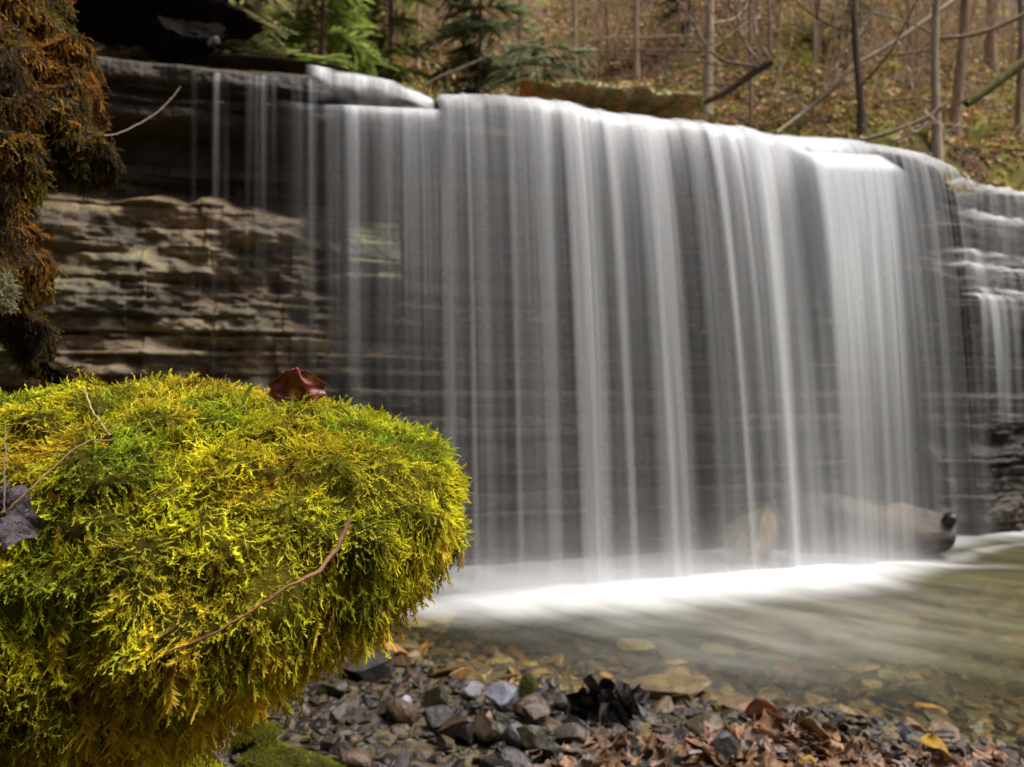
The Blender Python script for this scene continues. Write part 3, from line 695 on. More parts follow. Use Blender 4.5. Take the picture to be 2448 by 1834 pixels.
# ---- the big mossy boulder in front
BC = P(430, 1370, .92)
sil = np.array([(-260, 1010), (-60, 985), (60, 965), (150, 955), (300, 938), (470, 935), (600, 962), (720, 985), (830, 1012), (940, 1030), (1020, 1070), (1075, 1130), (1095, 1190), (1085, 1250),
                (1052, 1325), (982, 1392), (885, 1448), (785, 1508), (690, 1570), (605, 1628), (540, 1680), (450, 1700), (350, 1720), (250, 1740), (50, 1780), (-150, 1800), (-330, 1700), (-420, 1400), (-380, 1150)], float)
sx_ = (sil[:, 0]-430)/F*.92; sz_ = -(sil[:, 1]-1370)/F*.92
ang = np.arctan2(sz_, sx_); rad_ = np.hypot(sx_, sz_); od = np.argsort(ang)
ang, rad_ = ang[od], rad_[od]
ang = np.concatenate([ang-2*np.pi, ang, ang+2*np.pi]); rad_ = np.tile(rad_, 3)
def boulder(base, rough=1):
    D = base[0]; th = np.arctan2(D[:, 2], D[:, 0]); ph = np.arcsin(np.clip(D[:, 1], -1, 1))
    R = np.interp(th, ang, rad_)
    cp = np.cos(ph)**.75; dy = .27*np.sign(np.sin(ph))*np.abs(np.sin(ph))**.9
    V = np.stack([R*cp*np.cos(th), dy, R*cp*np.sin(th)], 1)
    # the top leans back, undercut lower right
    n_ = fbm(V[:, 0]*7, V[:, 1]*7, V[:, 2]*7, seed=140)
    V = V*(1+.07*n_*rough*np.abs(np.sin(ph)))[:, None]
    V[:, 1] += .55*np.maximum(0, -V[:, 2]-.04-.18*np.clip(V[:, 0], -.1, .25))+.05*np.maximum(0, V[:, 2])
    V[:, 0] -= .10*np.maximum(0, -V[:, 2]-.06)*sstep(0, .2, V[:, 0])
    V += (base[0])*(.016*vn(V[:, 0]*26, V[:, 1]*26, V[:, 2]*26, seed=145)+.010*vn(V[:, 0]*60, V[:, 1]*60, V[:, 2]*60, seed=146))[:, None]
    V[:, 1] += .05*fbm(V[:, 0]*10, 0, V[:, 2]*10, seed=141)*np.abs(np.sin(ph))
    return V
BV = boulder(ICO5)+BC
mb = empty('mossy_boulder', (BC[0], BC[1], .0))
tag(mb, 'large boulder in front covered in bright yellow-green moss', 'boulder')
bcol = mixc(np.array([.03, .03, .004]), np.array([.15, .13, .010]), np.clip(.5+fbm(BV[:, 0]*14, BV[:, 1]*14, BV[:, 2]*14, seed=142), 0, 1))

child(mesh_np('rock', BV, ICO5[1], M_mossbase, col=bcol), mb)
def moss_on(V, Fx, n, seed, size, colf, wfun=None, grav=.35, lift=.4, hang=0, spec=FR, jit=.6, offs=.0):
    r = np.random.default_rng(seed)
    p, nn = sample_tri(V, Fx, n, r, wfun)
    # shoots run down the slope, lifted off the surface, in locally shared directions
    g = np.array([0, 0, -1.])
    tg = g-nn*(nn@g)[:, None]
    tl = np.linalg.norm(tg, axis=1)[:, None]
    fl = np.stack([vn(p[:, 0]*14, p[:, 1]*14, p[:, 2]*14, seed+1), vn(p[:, 0]*14, p[:, 1]*14, p[:, 2]*14, seed+2), vn(p[:, 0]*14, p[:, 1]*14, p[:, 2]*14, seed+3)], 1)
    d = tg*grav*1.6+fl*.9+r.normal(0, jit, (n, 3))
    d = d-nn*(d*nn).sum(1)[:, None]
    d /= np.linalg.norm(d, axis=1)[:, None]+1e-9
    d = d+nn*(lift*r.uniform(.3, 1.6, n))[:, None]
    if hang:
        hk = sstep(.15, -.5, nn[:, 2])*hang
        d = d*(1-hk)[:, None]+g*hk[:, None]*1.1
    sc = r.uniform(size[0], size[1], n)*(1+.3*vn(p[:, 0]*9, p[:, 1]*9, p[:, 2]*9, seed+9))
    cols = colf(p, nn, r)*(1+.5*np.clip(vn(p[:, 0]*60, p[:, 1]*60, p[:, 2]*60, seed+20), -1, 1))[:, None]
    return scatter(spec, p+nn*offs, d, nn+r.normal(0, .25, (n, 3)), sc, cols, r)
YG = np.array([.84, .78, .035]); GR = np.array([.34, .46, .03]); OR = np.array([.70, .44, .035]); DG = np.array([.07, .12, .015]); BRN = np.array([.16, .09, .025])
def col_front(p, n, r):
    a = fbm(p[:, 0]*16, p[:, 1]*16, p[:, 2]*16, seed=150); b_ = fbm(p[:, 0]*11+5, p[:, 1]*11, p[:, 2]*11, seed=151)
    c = mixc(YG, GR, np.clip(.32+1.4*a+r.normal(0, .18, len(p)), 0, 1))
    c = mixc(c, OR, np.clip(-.10+1.7*b_+r.normal(0, .15, len(p))+.25*sstep(0, -.25, p[:, 2]-BC[2])*sstep(0, .2, p[:, 0]-BC[0]), 0, 1))
    c = mixc(c, BRN, (r.random(len(p)) < .10)*.8)
    lowleft_shade = sstep(.02, -.22, p[:, 2]-BC[2]+.45*(p[:, 0]-BC[0]))
    c = mixc(c, mixc(DG*1.0, BRN*.7, np.clip(.4+b_*2, 0, 1)), .72*lowleft_shade)  # shade at the lower left painted into the colour, besides browner moss
    return c*r.uniform(.75, 1.25, (len(p), 1))
def wf_(c, n):    # facing the camera / top, bare patch low on the right
    w = np.where(n[:, 1] < .55, 1., .05)
    q_ = fbm(c[:, 0]*9, c[:, 1]*9, c[:, 2]*9, seed=160)
    w = w*np.where(q_ < -.38, .7, 1)
    bare = np.exp(-((c[:, 0]-P(860, 1330, .92)[0])/.045)**2-((c[:, 2]-P(860, 1330, .92)[2])/.06)**2)
    low = sstep(.0, -.2, c[:, 2]-BC[2]+.45*(c[:, 0]-BC[0]))
    return w*(1-.8*bare)*(1-.55*low)
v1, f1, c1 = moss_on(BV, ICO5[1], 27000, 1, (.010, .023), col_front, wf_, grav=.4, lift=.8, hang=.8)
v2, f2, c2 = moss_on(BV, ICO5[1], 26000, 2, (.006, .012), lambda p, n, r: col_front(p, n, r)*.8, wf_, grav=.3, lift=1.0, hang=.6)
# long hanging beards along the under-edge
def wf_b(c, n): return np.where((n[:, 2] < -.05) & (n[:, 1] < .3), 1., 0.)*(vn(c[:, 0]*22, c[:, 1]*22, 0, seed=170) > .05)
v3, f3, c3 = moss_on(BV, ICO5[1], 3400, 3, (.02, .05), lambda p, n, r: mixc(OR*.8, YG*.8, r.random(len(p))), wf_b, grav=1.5, lift=.15, hang=1.0, jit=.25)
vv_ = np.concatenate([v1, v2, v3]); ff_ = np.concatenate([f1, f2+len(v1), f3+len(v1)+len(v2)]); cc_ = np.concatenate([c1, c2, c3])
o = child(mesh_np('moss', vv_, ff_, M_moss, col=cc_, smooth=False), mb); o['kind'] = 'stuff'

# ---- dark rocks that carry it, unseen ones added for shade, and the mossy stones below
def big_rock(name, c0, size, colr, label, seed, base=ICO3, cat='rock', rough=.15, cuts=10, mat=None, rot=0, group=None):
    V = rock_shape(base, seed, cuts=cuts, flat=1, rough=rough)
    V = V*np.array(size)@rotm(0, 0, rot).T
    n_ = fbm(V[:, 0]*6, V[:, 1]*6, V[:, 2]*14, seed=seed)
    V = V+V/np.linalg.norm(V, axis=1)[:, None]*(n_*min(size)*.15)[:, None]
    cc = np.array(colr)[None]*(1+.4*n_)[:, None]
    o = mesh_np(name, V, base[1], mat or M_darkrock, col=cc); o.location = tuple(c0)
    tag(o, label, cat, group); return o
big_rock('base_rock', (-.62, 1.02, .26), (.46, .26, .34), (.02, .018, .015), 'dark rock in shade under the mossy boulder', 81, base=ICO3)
big_rock('left_rock', (-.80, .16, .42), (.40, .30, .62), (.016, .014, .011), 'unseen dark rock added to shade the near left side of the mossy boulder', 84, base=ICO3)  # out-of-view rock added to keep sky light off the boulder's lower left
big_rock('left_rock', (-1.02, .62, .62), (.30, .34, .75), (.016, .014, .011), 'tall unseen rock added to shade the left end of the mossy boulder', 83, base=ICO3)  # added outside the frame to darken the boulder's left end
big_rock('left_rock', (-1.25, 1.35, .35), (.5, .5, .5), (.018, .016, .013), 'dark bank rock behind the left side of the mossy boulder', 82, base=ICO3)
def mossy_small(px, py, d, w, h, label, n, seed, colscale=1.0, dens_size=(.012, .022)):
    c0 = P(px, py, d); s = np.array([w/F*d/2, w/F*d/2*.8, h/F*d/2])
    V = rock_shape(ICO3, seed, flat=1, rough=.1)*s
    rt = empty('mossy_stone', tuple(c0)); tag(rt, label, 'stone')
    mesh_np('rock', V, ICO3[1], M_mossbase, rt, col=np.tile(np.array([.05, .05, .02]), (len(V), 1)))
    v, f, c = moss_on(V, ICO3[1], n, seed, dens_size, lambda p, nn, r: mixc(YG, GR, r.random(len(p))*.9)*colscale, lambda c, n: np.where(n[:, 2] > -.1, 1., .05), lift=.7)
    m = mesh_np('moss', v, f, M_moss, rt, col=c, smooth=False); m['kind'] = 'stuff'
mossy_small(440, 1845, 1.25, 200, 120, 'small tuft-covered mossy stone at the bottom edge below the boulder', 1500, 91, 1.0)
mossy_small(340, 1795, 1.2, 60, 60, 'tiny bright moss cushion in the dark under the boulder', 400, 92, 1.0, (.008, .015))
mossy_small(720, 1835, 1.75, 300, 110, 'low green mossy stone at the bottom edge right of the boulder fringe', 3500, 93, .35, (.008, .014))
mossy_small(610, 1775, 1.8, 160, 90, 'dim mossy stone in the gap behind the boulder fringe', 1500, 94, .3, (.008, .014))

# ---- hanging moss on the root at the upper left
def sweep_rock(paths, k=64, n=110, seed=0):
    out = []
    for pp in paths:
        pts = smooth_path([P(a[0], a[1], a[3]) for a in pp], n); rr = smooth_path([[a[2]/F*a[3], 0, 0] for a in pp], n)[:, 0]
        V, Fx = tube_arr(pts, rr, k, wob=.55, seed=seed+len(out)*5); out.append((V, Fx))
    V = np.concatenate([out[0][0], out[1][0]]); Fx = np.concatenate([out[0][1], out[1][1]+len(out[0][0])])
    return V, Fx
RV, RF = sweep_rock([[(-60, -260, 150, 1.45), (10, -60, 115, 1.4), (75, 150, 95, 1.38), (140, 270, 90, 1.36), (200, 380, 66, 1.35), (235, 440, 34, 1.35), (245, 462, 8, 1.35)],
                     [(-90, -200, 120, 1.25), (-40, 80, 95, 1.22), (-30, 300, 105, 1.2), (-40, 480, 85, 1.2), (-10, 640, 85, 1.22), (30, 760, 62, 1.25), (100, 850, 40, 1.3), (170, 930, 30, 1.32), (230, 1050, 30, 1.3)]], seed=3)
rt = empty('mossy_root', (-.9, 1.3, .9)); tag(rt, 'thick hanging tree root shaggy with rusty brown moss at the upper left edge', 'tree root')
RV = RV+.02*np.stack([vn(RV[:, 0]*22, RV[:, 1]*22, RV[:, 2]*22, seed=s_) for s_ in (1, 2, 3)], 1)+.012*np.stack([vn(RV[:, 0]*50, RV[:, 1]*50, RV[:, 2]*50, seed=s_) for s_ in (4, 5, 6)], 1)
child(mesh_np('wood', RV, RF, M_mossbase, col=mixc(np.array([.02, .015, .01]), np.array([.05, .03, .015]), np.clip(.5+fbm(RV[:, 0]*9, RV[:, 1]*9, RV[:, 2]*9, seed=9), 0, 1))), rt)
def col_root(p, n, r):
    a = fbm(p[:, 0]*9, p[:, 1]*9, p[:, 2]*9, seed=180); b_ = fbm(p[:, 0]*13, p[:, 1]*13+4, p[:, 2]*13, seed=181)
    c = mixc(np.array([.46, .22, .03]), np.array([.22, .21, .03]), np.clip(.45+1.6*a, 0, 1))
    c = mixc(c, np.array([.03, .018, .008]), np.clip(.05+2.4*b_, 0, 1))
    return c*r.uniform(.6, 1.3, (len(p), 1))
v, f, c = moss_on(RV, RF, 22000, 11, (.010, .024), col_root, lambda c, n: np.where(n[:, 1] < .6, 1., .1), grav=1.4, lift=.35, hang=.9, jit=.5)
m = child(mesh_np('moss', v, f, M_moss, col=c, smooth=False), rt); m['kind'] = 'stuff'
lichen = rock_shape(ICO3, 7, cuts=3, flat=1, rough=.4)*np.array([.018, .015, .028])+P(-2, 700, 1.13)
v, f, c = moss_on(lichen, ICO3[1], 700, 12, (.006, .013), lambda p, n, r: np.tile(np.array([.46, .45, .26]), (len(p), 1))*r.uniform(.7, 1.2, (len(p), 1)), lift=.9)
m = mesh_np('lichen_tuft', v, f, M_moss, col=c, smooth=False); tag(m, 'pale grey-green lichen tuft on the mossy root at the left edge', 'lichen')

# ------------------------------------------------------------------ leaves, twigs, grass
def leaf_mesh(seed, kind='oval', nu=15, nv=9, curl=.3, fold=.25):
    r = np.random.default_rng(seed)
    u, v = np.meshgrid(np.linspace(0, 1, nu), np.linspace(-1, 1, nv), indexing='ij')
    if kind == 'oval': w = .30*np.sin(np.pi*u**.85)**.8*(1+.06*np.sin(u*38+seed))
    elif kind == 'round': w = .44*np.sin(np.pi*u**.9)**.55
    else: w = .40*np.sin(np.pi*u**.8)**.7*(1+.35*np.sin(u*17+seed))
    y = v*w; x = u-.5+.0*v
    if kind == 'lobed': x = x+.10*np.abs(v)*np.sin(u*9)
    z = curl*(x**2)*r.choice([-1, 1])+fold*np.abs(y)+.06*fbm(u*4+seed, v*2, seed=seed)+curl*.8*y*y*r.choice([-1, 1])+.05*np.sin(u*6+v*3+seed)
    Z2 = np.stack([x, y, z], -1).reshape(-1, 3)
    return Z2, grid_faces(nu, nv)
def leaf_colour(V, c, seed):
    vein = np.exp(-(V[:, 1]/.018)**2)*.25
    return np.asarray(c)[None]*(1+.35*fbm(V[:, 0]*7+seed, V[:, 1]*7, 0, seed=seed)+vein)[:, None]
def leaf_thing(name, px, py, d, wpx, c, label, seed, kind='lobed', rot=(0, 0, 0), curl=.5, fold=.25, group=None, stem=True):
    s = wpx/F*d; c0 = P(px, py, d)
    rt = empty(name, tuple(c0)); rt.rotation_euler = rot; rt.scale = (1, 1, 1)
    V, Fx = leaf_mesh(seed, kind, curl=curl, fold=fold, nu=21, nv=13)
    o = mesh_np('blade', V*s, Fx, M_leaf, rt, col=leaf_colour(V, c, seed))
    md = o.modifiers.new('thick', 'SOLIDIFY'); md.thickness = s*.012
    if stem:
        b = MB(); b.tube(smooth_path([[-.5*s, 0, .03*s], [-.65*s, .02*s, .03*s], [-.8*s, .08*s, .06*s]], 8), [.012*s]*8, np.asarray(c)*.6, k=5); b.build('stem', M_leaf, rt)
    return tag(rt, label, 'leaf', group)
PI = math.pi
def red_leaf():
    s_ = 128/F*.88; c0 = P(703, 976, .88); rt = empty('red_leaf', tuple(c0)); nu, nv = 31, 31
    u, v = np.meshgrid(np.linspace(-1, 1, nu), np.linspace(0, 1, nv), indexing='ij')
    wd = .52*np.sin(np.pi*np.clip(v*.86+.07, 0, 1))**.6*(1+.07*np.sin(v*21))
    x = u*wd+.05*v; z = v*.74*(1-.12*u*u)+.03*np.sin(u*7+1)*v
    y = .30*np.abs(u)**1.6*wd-.12*v*v+.10*fbm(u*2.2+3, v*2.6, seed=6)+.05*np.sin(u*5+v*6)
    V = np.stack([x, y, z], -1).reshape(-1, 3)*s_
    blot = sstep(.0, .35, fbm(u*2.4, v*3.4, seed=9)+.45*(1-v)-.12)*np.clip(.6+.8*fbm(u*6, v*8, seed=10), 0, 1)
    col = mixc(np.array([.17, .012, .008]), np.array([.62, .24, .20]), blot).reshape(-1, 3)
    o = mesh_np('blade', V, grid_faces(nu, nv), M_redleaf, rt, col=col)
    md = o.modifiers.new('thick', 'SOLIDIFY'); md.thickness = s_*.015
    b = MB(); b.tube(smooth_path([[-.1*s_, 0, .02*s_], [-.35*s_, -.05*s_, .12*s_], [-.5*s_, -.05*s_, .30*s_], [-.48*s_, -.05*s_, .44*s_]], 12), [.010*s_]*12, (.30, .22, .18), k=5); b.build('stem', M_twig, rt)
    tag(rt, 'curled dark red leaf standing on top of the mossy boulder', 'leaf')
M_redleaf = surf('red_leaf_skin', rough=.28, spec=.6, bump=.5, bscale=120, vary=.5, vscale=90, transl=.15, bdist=.003)
red_leaf()
def dark_leaf():
    rt = empty('dark_leaf', tuple(P(14, 1228, .625)))
    for k, (w, rx, ry, rz, dx, dz) in enumerate([(150, 1.0, .4, .5, 0, 0), (110, .5, -.5, 1.9, .008, -.012), (90, 1.3, .9, -.8, -.004, .014)]):
        V, Fx = leaf_mesh(60+k, 'lobed', curl=1.0, fold=.6, nu=25, nv=17)
        V[:, 2] += .10*fbm(V[:, 0]*6, V[:, 1]*6, k, seed=66)+.05*np.abs(vn(V[:, 0]*14, V[:, 1]*14, k, seed=67))
        W = V*w/F*.625@rotm(rx, ry, rz).T+np.array([dx, -.004*k, dz])
        mesh_np('fold', W, Fx, M_stone, rt, col=leaf_colour(V, np.array([.040, .028, .034]), k))
    tag(rt, 'crumpled dark purple leaf caught on the left edge of the mossy boulder', 'leaf')
dark_leaf()
def twig(name, pts, r0, r1, c, label, cat='twig', n=30, group=None, side=None):
    p = smooth_path(pts, n); p = p+.0006*np.stack([vn(np.arange(n)*.8, 0, seed=1), vn(np.arange(n)*.8, 3, seed=2), vn(np.arange(n)*.8, 7, seed=3)], 1)*2
    b = MB(); b.tube(p, np.linspace(r0, r1, n), c, k=7, wob=.3, seed=5)
    for sd in (side or []): b.tube(smooth_path(sd, 10), np.linspace(r1*1.2, r1*.4, 10), c, k=5)
    return tag(b.build(name, M_twig), label, cat, group)
twig('brown_twig', [P(405, 1560, .615), P(520, 1508, .615), P(620, 1450, .62), P(700, 1395, .63), P(755, 1370, .64), P(800, 1320, .655), P(838, 1240, .67)], .0008, .0022, (.34, .17, .09), 'curved reddish-brown twig across the front of the mossy boulder')
twig('straw', [P(198, 925, .84), P(222, 985, .78), P(268, 1045, .72)], .0010, .0014, (.40, .32, .12), 'pale straw stem crossing the crest of the moss at the upper left')
twig('straw', [P(5, 1230, .60), P(60, 1180, .61), P(190, 1065, .66), P(272, 1052, .68)], .0008, .0008, (.28, .16, .06), 'long bent brown straw above the crumpled dark leaf')
twig('straw', [P(8, 1230, .60), P(10, 1120, .62), P(14, 1020, .68)], .0007, .0006, (.20, .15, .11), 'thin upright grey stem at the left edge over the moss')
twig('straw', [P(250, 325, 1.7), P(300, 312, 2.0), P(380, 265, 2.3), P(432, 208, 2.5)], .0016, .001, (.28, .22, .17), 'thin pale grass stem reaching from the mossy root over the dark rock', n=24)
def blade(px, py, d, h, w, lean, c, label):
    n = 12; t = np.linspace(0, 1, n); c0 = P(px, py, d); hh = h/F*d; ww = w/F*d
    cx = c0[0]+lean*hh*t**1.6; z = c0[2]+hh*t; wd = ww*(np.sin(np.pi*(t*.85+.12)))*.5
    V = np.stack([np.stack([cx-wd, np.full(n, c0[1]), z], -1), np.stack([cx, np.full(n, c0[1]+.002), z], -1), np.stack([cx+wd, np.full(n, c0[1]), z], -1)], 1)
    o = mesh_np('grass_blade', V.reshape(-1, 3), grid_faces(n, 3), M_moss, col=np.array(c)); tag(o, label, 'grass')
blade(584, 962, .90, 48, 13, .5, (.30, .50, .05), 'single green grass blade on the crest left of the curled red leaf')
blade(836, 1000, .90, 34, 10, -.9, (.34, .42, .12), 'small pale green blade on the crest right of the curled red leaf')
blade(470, 945, .88, 44, 14, -.1, (.36, .42, .03), 'short moss spike standing at the highest point of the boulder')

# leaf pile on the near shore
LC = np.array([[.40, .23, .14], [.30, .17, .09], [.24, .13, .07], [.33, .22, .17], [.18, .10, .05], [.26, .20, .18]])
def shore_leaf(i, px, py, w, c, label, group=None, kind='lobed', up=None):
    d = ground_hit(px, py, .035)
    a = up if up is not None else rng.uniform(-.2, 1.1)
    return leaf_thing('fallen_leaf', px, py, d, w*1.18, c, label, 1000+i, kind, (a, rng.normal(0, .35), rng.uniform(-3, 3)), curl=rng.uniform(.1, .6), fold=rng.uniform(0, .35), group=group, stem=False)
shore_leaf(0, 1826, 1706, 76, (.50, .23, .15), 'large pinkish leaf standing at the top of the leaf pile', kind='round', up=1.1)
shore_leaf(1, 1952, 1762, 92, (.40, .25, .13), 'broad tan leaf on the right side of the leaf pile', kind='round', up=.8)
shore_leaf(2, 1775, 1762, 62, (.38, .20, .10), 'brown leaf at the left foot of the leaf pile', up=.7)
shore_leaf(3, 1900, 1722, 60, (.28, .22, .22), 'greyish-mauve leaf right of the large pinkish leaf', kind='round', up=.9)
shore_leaf(4, 2240, 1795, 116, (.36, .22, .03), 'large golden leaf lying at the right end of the shore', kind='oval', up=.45)
shore_leaf(5, 2365, 1812, 70, (.32, .18, .12), 'small brown leaf right of the large golden leaf', up=.6)
shore_leaf(6, 1918, 1828, 50, (.5, .34, .05), 'small yellow leaf at the very bottom of the leaf pile', up=.6)
shore_leaf(7, 1835, 1785, 60, (.45, .30, .20), 'pale flat leaf in the middle of the leaf pile', up=.3)
n_ = 0
for i in range(10, 130):
    x = rng.normal(1900, 130); top = 1700+abs(x-1850)*.32
    y = rng.uniform(top+12, 1860)
    if x < 1650 or x > 2440: continue
    shore_leaf(i, x, y, rng.uniform(34, 74), LC[rng.integers(len(LC))]*rng.uniform(.6, 1.2), 'brown dead leaf in the damp leaf pile on the near shore', 'dead leaves of the leaf pile')
for i in range(130, 170):
    shore_leaf(i, rng.uniform(1250, 1680), rng.uniform(1765, 1860), rng.uniform(30, 60), LC[rng.integers(len(LC))]*rng.uniform(.5, 1.0), 'brown dead leaf on the gravel between the black clump and the leaf pile', 'dead leaves on the gravel')
for i in range(170, 215):
    x = rng.uniform(2040, 2460)
    shore_leaf(i, x, rng.uniform(1800, 1860)-(x < 2200)*12, rng.uniform(30, 66), LC[rng.integers(len(LC))]*rng.uniform(.5, 1.1), 'brown dead leaf along the water at the lower right', 'dead leaves at the lower right')
# black leaf clump
cl = empty('black_leaf_clump', tuple(P(1425, 1690, 2.4))); tag(cl, 'soaked black crumpled clump of leaves on the shore in the lower middle', 'leaves')
for i in range(26):
    V, Fx = leaf_mesh(2000+i, 'lobed', curl=1.4, fold=.7, nu=19, nv=11)
    px = rng.uniform(1345, 1510); py = rng.uniform(1685, 1760)
    V = V*rng.uniform(60, 115)/F*2.28@rotm(rng.uniform(0, 1.6), rng.normal(0, .7), rng.uniform(-3, 3)).T+P(px, py-12, 2.27+rng.uniform(-.05, .04))
    child(mesh_np('leaf', V, Fx, M_stone, col=leaf_colour(V, np.array([.022, .018, .016])*rng.uniform(.6, 2.0), i)), cl)
big_rock('clump_stone', P(1430, 1712, 2.30), (.095, .07, .05), (.025, .022, .02), 'black stone the soaked leaf clump is wrapped round', 88, base=ICO2, cat='stone', mat=M_stone)

# ------------------------------------------------------------------ hillside dressing
def litter(name, n, seed, xr, ur, size, cols, mat, up=.3):
    r = np.random.default_rng(seed)
    x = r.uniform(xr[0], xr[1], n); y = wall_y_at_x(x)+r.uniform(ur[0], ur[1], n)
    z = hill_z(x, y); e = .03
    nx_ = -(hill_z(x+e, y)-z)/e; ny_ = -(hill_z(x, y+e)-z)/e
    N = np.stack([nx_, ny_, np.ones(n)], 1); N /= np.linalg.norm(N, axis=1)[:, None]
    N = N+r.normal(0, up, (n, 3)); D = r.normal(0, 1, (n, 3))
    protos = []
    for k in range(6):
        V, Fx = leaf_mesh(k+40, ['oval', 'lobed', 'round'][k % 3], nu=4, nv=3, curl=.8)
        protos.append((V, np.concatenate([Fx[:, [0, 1, 2]], Fx[:, [0, 2, 3]]])))
    cc = cols[r.integers(0, len(cols), n)]*r.uniform(.6, 1.35, (n, 1))
    v, f, c = scatter(protos, np.stack([x, y, z+.01], 1), D, N, r.uniform(size[0], size[1], n), cc, r, 1, 1)
    return tag(mesh_np(name, v, f, mat, col=c), kind='stuff')
litter('leaf_litter', 42000, 31, (-3.5, 7), (.3, 7.0), (.03, .08), np.array([[.62, .38, .18], [.50, .29, .13], [.66, .46, .25], [.36, .20, .09], [.52, .42, .12]]), M_litter)
def hill_moss():
    r = np.random.default_rng(41); n = 60000
    x = r.uniform(-1.5, 7, n); y = wall_y_at_x(x)+r.uniform(.3, 6.5, n)
    k = r.random(n) < moss_mask(x, y)**1.3*.9; x, y = x[k], y[k]; n = len(x)
    z = hill_z(x, y); p = np.stack([x, y, z], 1)
    D = r.normal(0, 1, (n, 3)); D[:, 2] = np.abs(D[:, 2])*.5
    cc = mixc(np.array([.50, .50, .04]), np.array([.24, .28, .04]), np.clip(.5+fbm(x*3, y*3, seed=44)+r.normal(0, .2, n), 0, 1))
    v, f, c = scatter(FR, p, D, np.tile([0, -.4, 1.], (n, 1))+r.normal(0, .4, (n, 3)), r.uniform(.04, .09, n), cc, r, 1.2, .7)
    tag(mesh_np('moss_cover', v, f, M_moss, col=c, smooth=False), kind='stuff')
hill_moss()
def sticks():
    r = np.random.default_rng(51); b = MB()
    for i in range(900):
        x = r.uniform(-3, 6.5); y = wall_y_at_x(x)+r.uniform(.4, 6); z = float(hill_z(x, y))
        L = r.uniform(.2, 1.1); a = r.uniform(0, PI)
        d = np.array([math.cos(a), math.sin(a)*.5, r.normal(.1, .35)]); p0 = np.array([x, y, z+.03])
        pts = smooth_path([p0-d*L/2, p0+r.normal(0, .05, 3), p0+d*L/2], 6)
        pts[:, 2] = np.maximum(pts[:, 2], hill_z(pts[:, 0], pts[:, 1])+.01)
        rr = r.uniform(.003, .011)
        b.tube(pts, np.linspace(rr, rr*.4, 6), np.array([.30, .23, .15])*r.uniform(.35, 1.2), k=4)
    tag(b.build('fallen_sticks', M_bark), kind='stuff')
sticks()

def grow(b, p, d, L, r0, depth, r, c, up=.15, spread=.7, kids=3):
    n = 8; pts = [p]; dd = d/np.linalg.norm(d)
    for i in range(n-1):
        dd = dd+r.normal(0, .10, 3)+np.array([0, 0, up*.12]); dd /= np.linalg.norm(dd); pts.append(pts[-1]+dd*L/(n-1))
    pts = np.array(pts); rad = np.linspace(r0, r0*.45, n)
    b.tube(pts, rad, c, k=5 if depth < 2 else 4)
    if depth <= 0: return
    for k in range(kids):
        i = r.integers(2, n); q_ = pts[i]; dn = dd+r.normal(0, spread, 3)
        grow(b, q_, dn, L*r.uniform(.4, .7), rad[i]*.6, depth-1, r, c, up, spread, kids)
def tree(px, py, top_px, wpx, c, label, seed, top_py=-520, nb=9, bend=6, name='bare_tree', cat='tree', group='bare trees on the slope', low=.15, dd=None):
    r = np.random.default_rng(seed)
    base = hill_hit(px, py) if dd is None else P(px, py, dd); d = base[1]
    rt = empty(name, tuple(base))
    tpt = P(top_px, top_py, d+.1)
    n = 26; t = np.linspace(0, 1, n)[:, None]
    pts = base*(1-t)+tpt*t
    pts[:, 0] += bend/F*d*np.array([vn(x*3+seed, 0, seed=seed) for x in t[:, 0]]); pts[:, 1] += .03*vn(t[:, 0]*3+seed, 4, seed=seed)
    rad = .88*wpx/F*d/2*np.interp(t[:, 0], [0, .05, .15, 1], [1.5, 1.15, 1, .6])
    base_ext = pts[0]-np.array([0, 0, .25]); pts = np.vstack([base_ext, pts]); rad = np.concatenate([[rad[0]*1.3], rad])
    b = MB(); b.tube(pts, rad, c, k=10, wob=.25, seed=seed); child(b.build('trunk', M_bark), rt)
    b = MB()
    for k in range(nb):
        i = r.integers(int(n*low)+1, n); a = r.uniform(-PI, PI)
        grow(b, pts[i], np.array([math.cos(a), math.sin(a)*.7, r.uniform(-.1, .7)]), r.uniform(.5, 1.3), max(.004, rad[i]*.35), 2, r, np.asarray(c)*.9)
    child(b.build('crown', M_bark), rt)
    return tag(rt, label, cat, group)
PALE = np.array([.46, .36, .25]); TAN = np.array([.40, .28, .18]); DK = np.array([.07, .05, .035])
tree(620, 122, 612, 22, DK*1.3, 'dark trunk left of the bright green evergreen sprays, behind the ledge', 201)
tree(895, 196, 900, 13, TAN*.9, 'leftmost of three thin tan saplings behind the left end of the falls', 202, nb=5)
tree(937, 200, 930, 11, TAN*.8, 'middle one of three thin tan saplings behind the left end of the falls', 203, nb=4)
tree(995, 192, 1003, 12, TAN, 'rightmost of three thin tan saplings behind the left end of the falls', 204, nb=5)
tree(1376, 204, 1369, 13, PALE*1.1, 'straight pale sapling just right of the dark green hemlock', 205, nb=7, bend=2)
tree(1520, 195, 1518, 15, TAN, 'slim tan tree midway between the pale sapling and the thickest tan trunk', 206, nb=7, bend=4)
tree(1690, 282, 1708, 24, PALE*.95, 'thickest tan trunk standing behind the arched dead branch', 207, nb=8, bend=5)
tree(1955, 130, 1962, 18, TAN*.9, 'blurred reddish-tan trunk high on the slope right of centre', 208, nb=5)
tree(1800, 300, 1790, 8, TAN*.8, 'very thin sapling under the tip of the arched dead branch', 215, nb=3)
tree(2242, 375, 2262, 22, PALE*.8, 'pale grey-tan trunk rising right behind the rounded corner of the falls', 209, nb=8, bend=16)
tree(2300, 330, 2335, 27, TAN*.85, 'stouter tan trunk right of the pale one at the corner of the falls', 210, nb=8, bend=16)
tree(2368, 160, 2366, 26, TAN*.7, 'trunk partly hidden high up at the right', 211, nb=5)
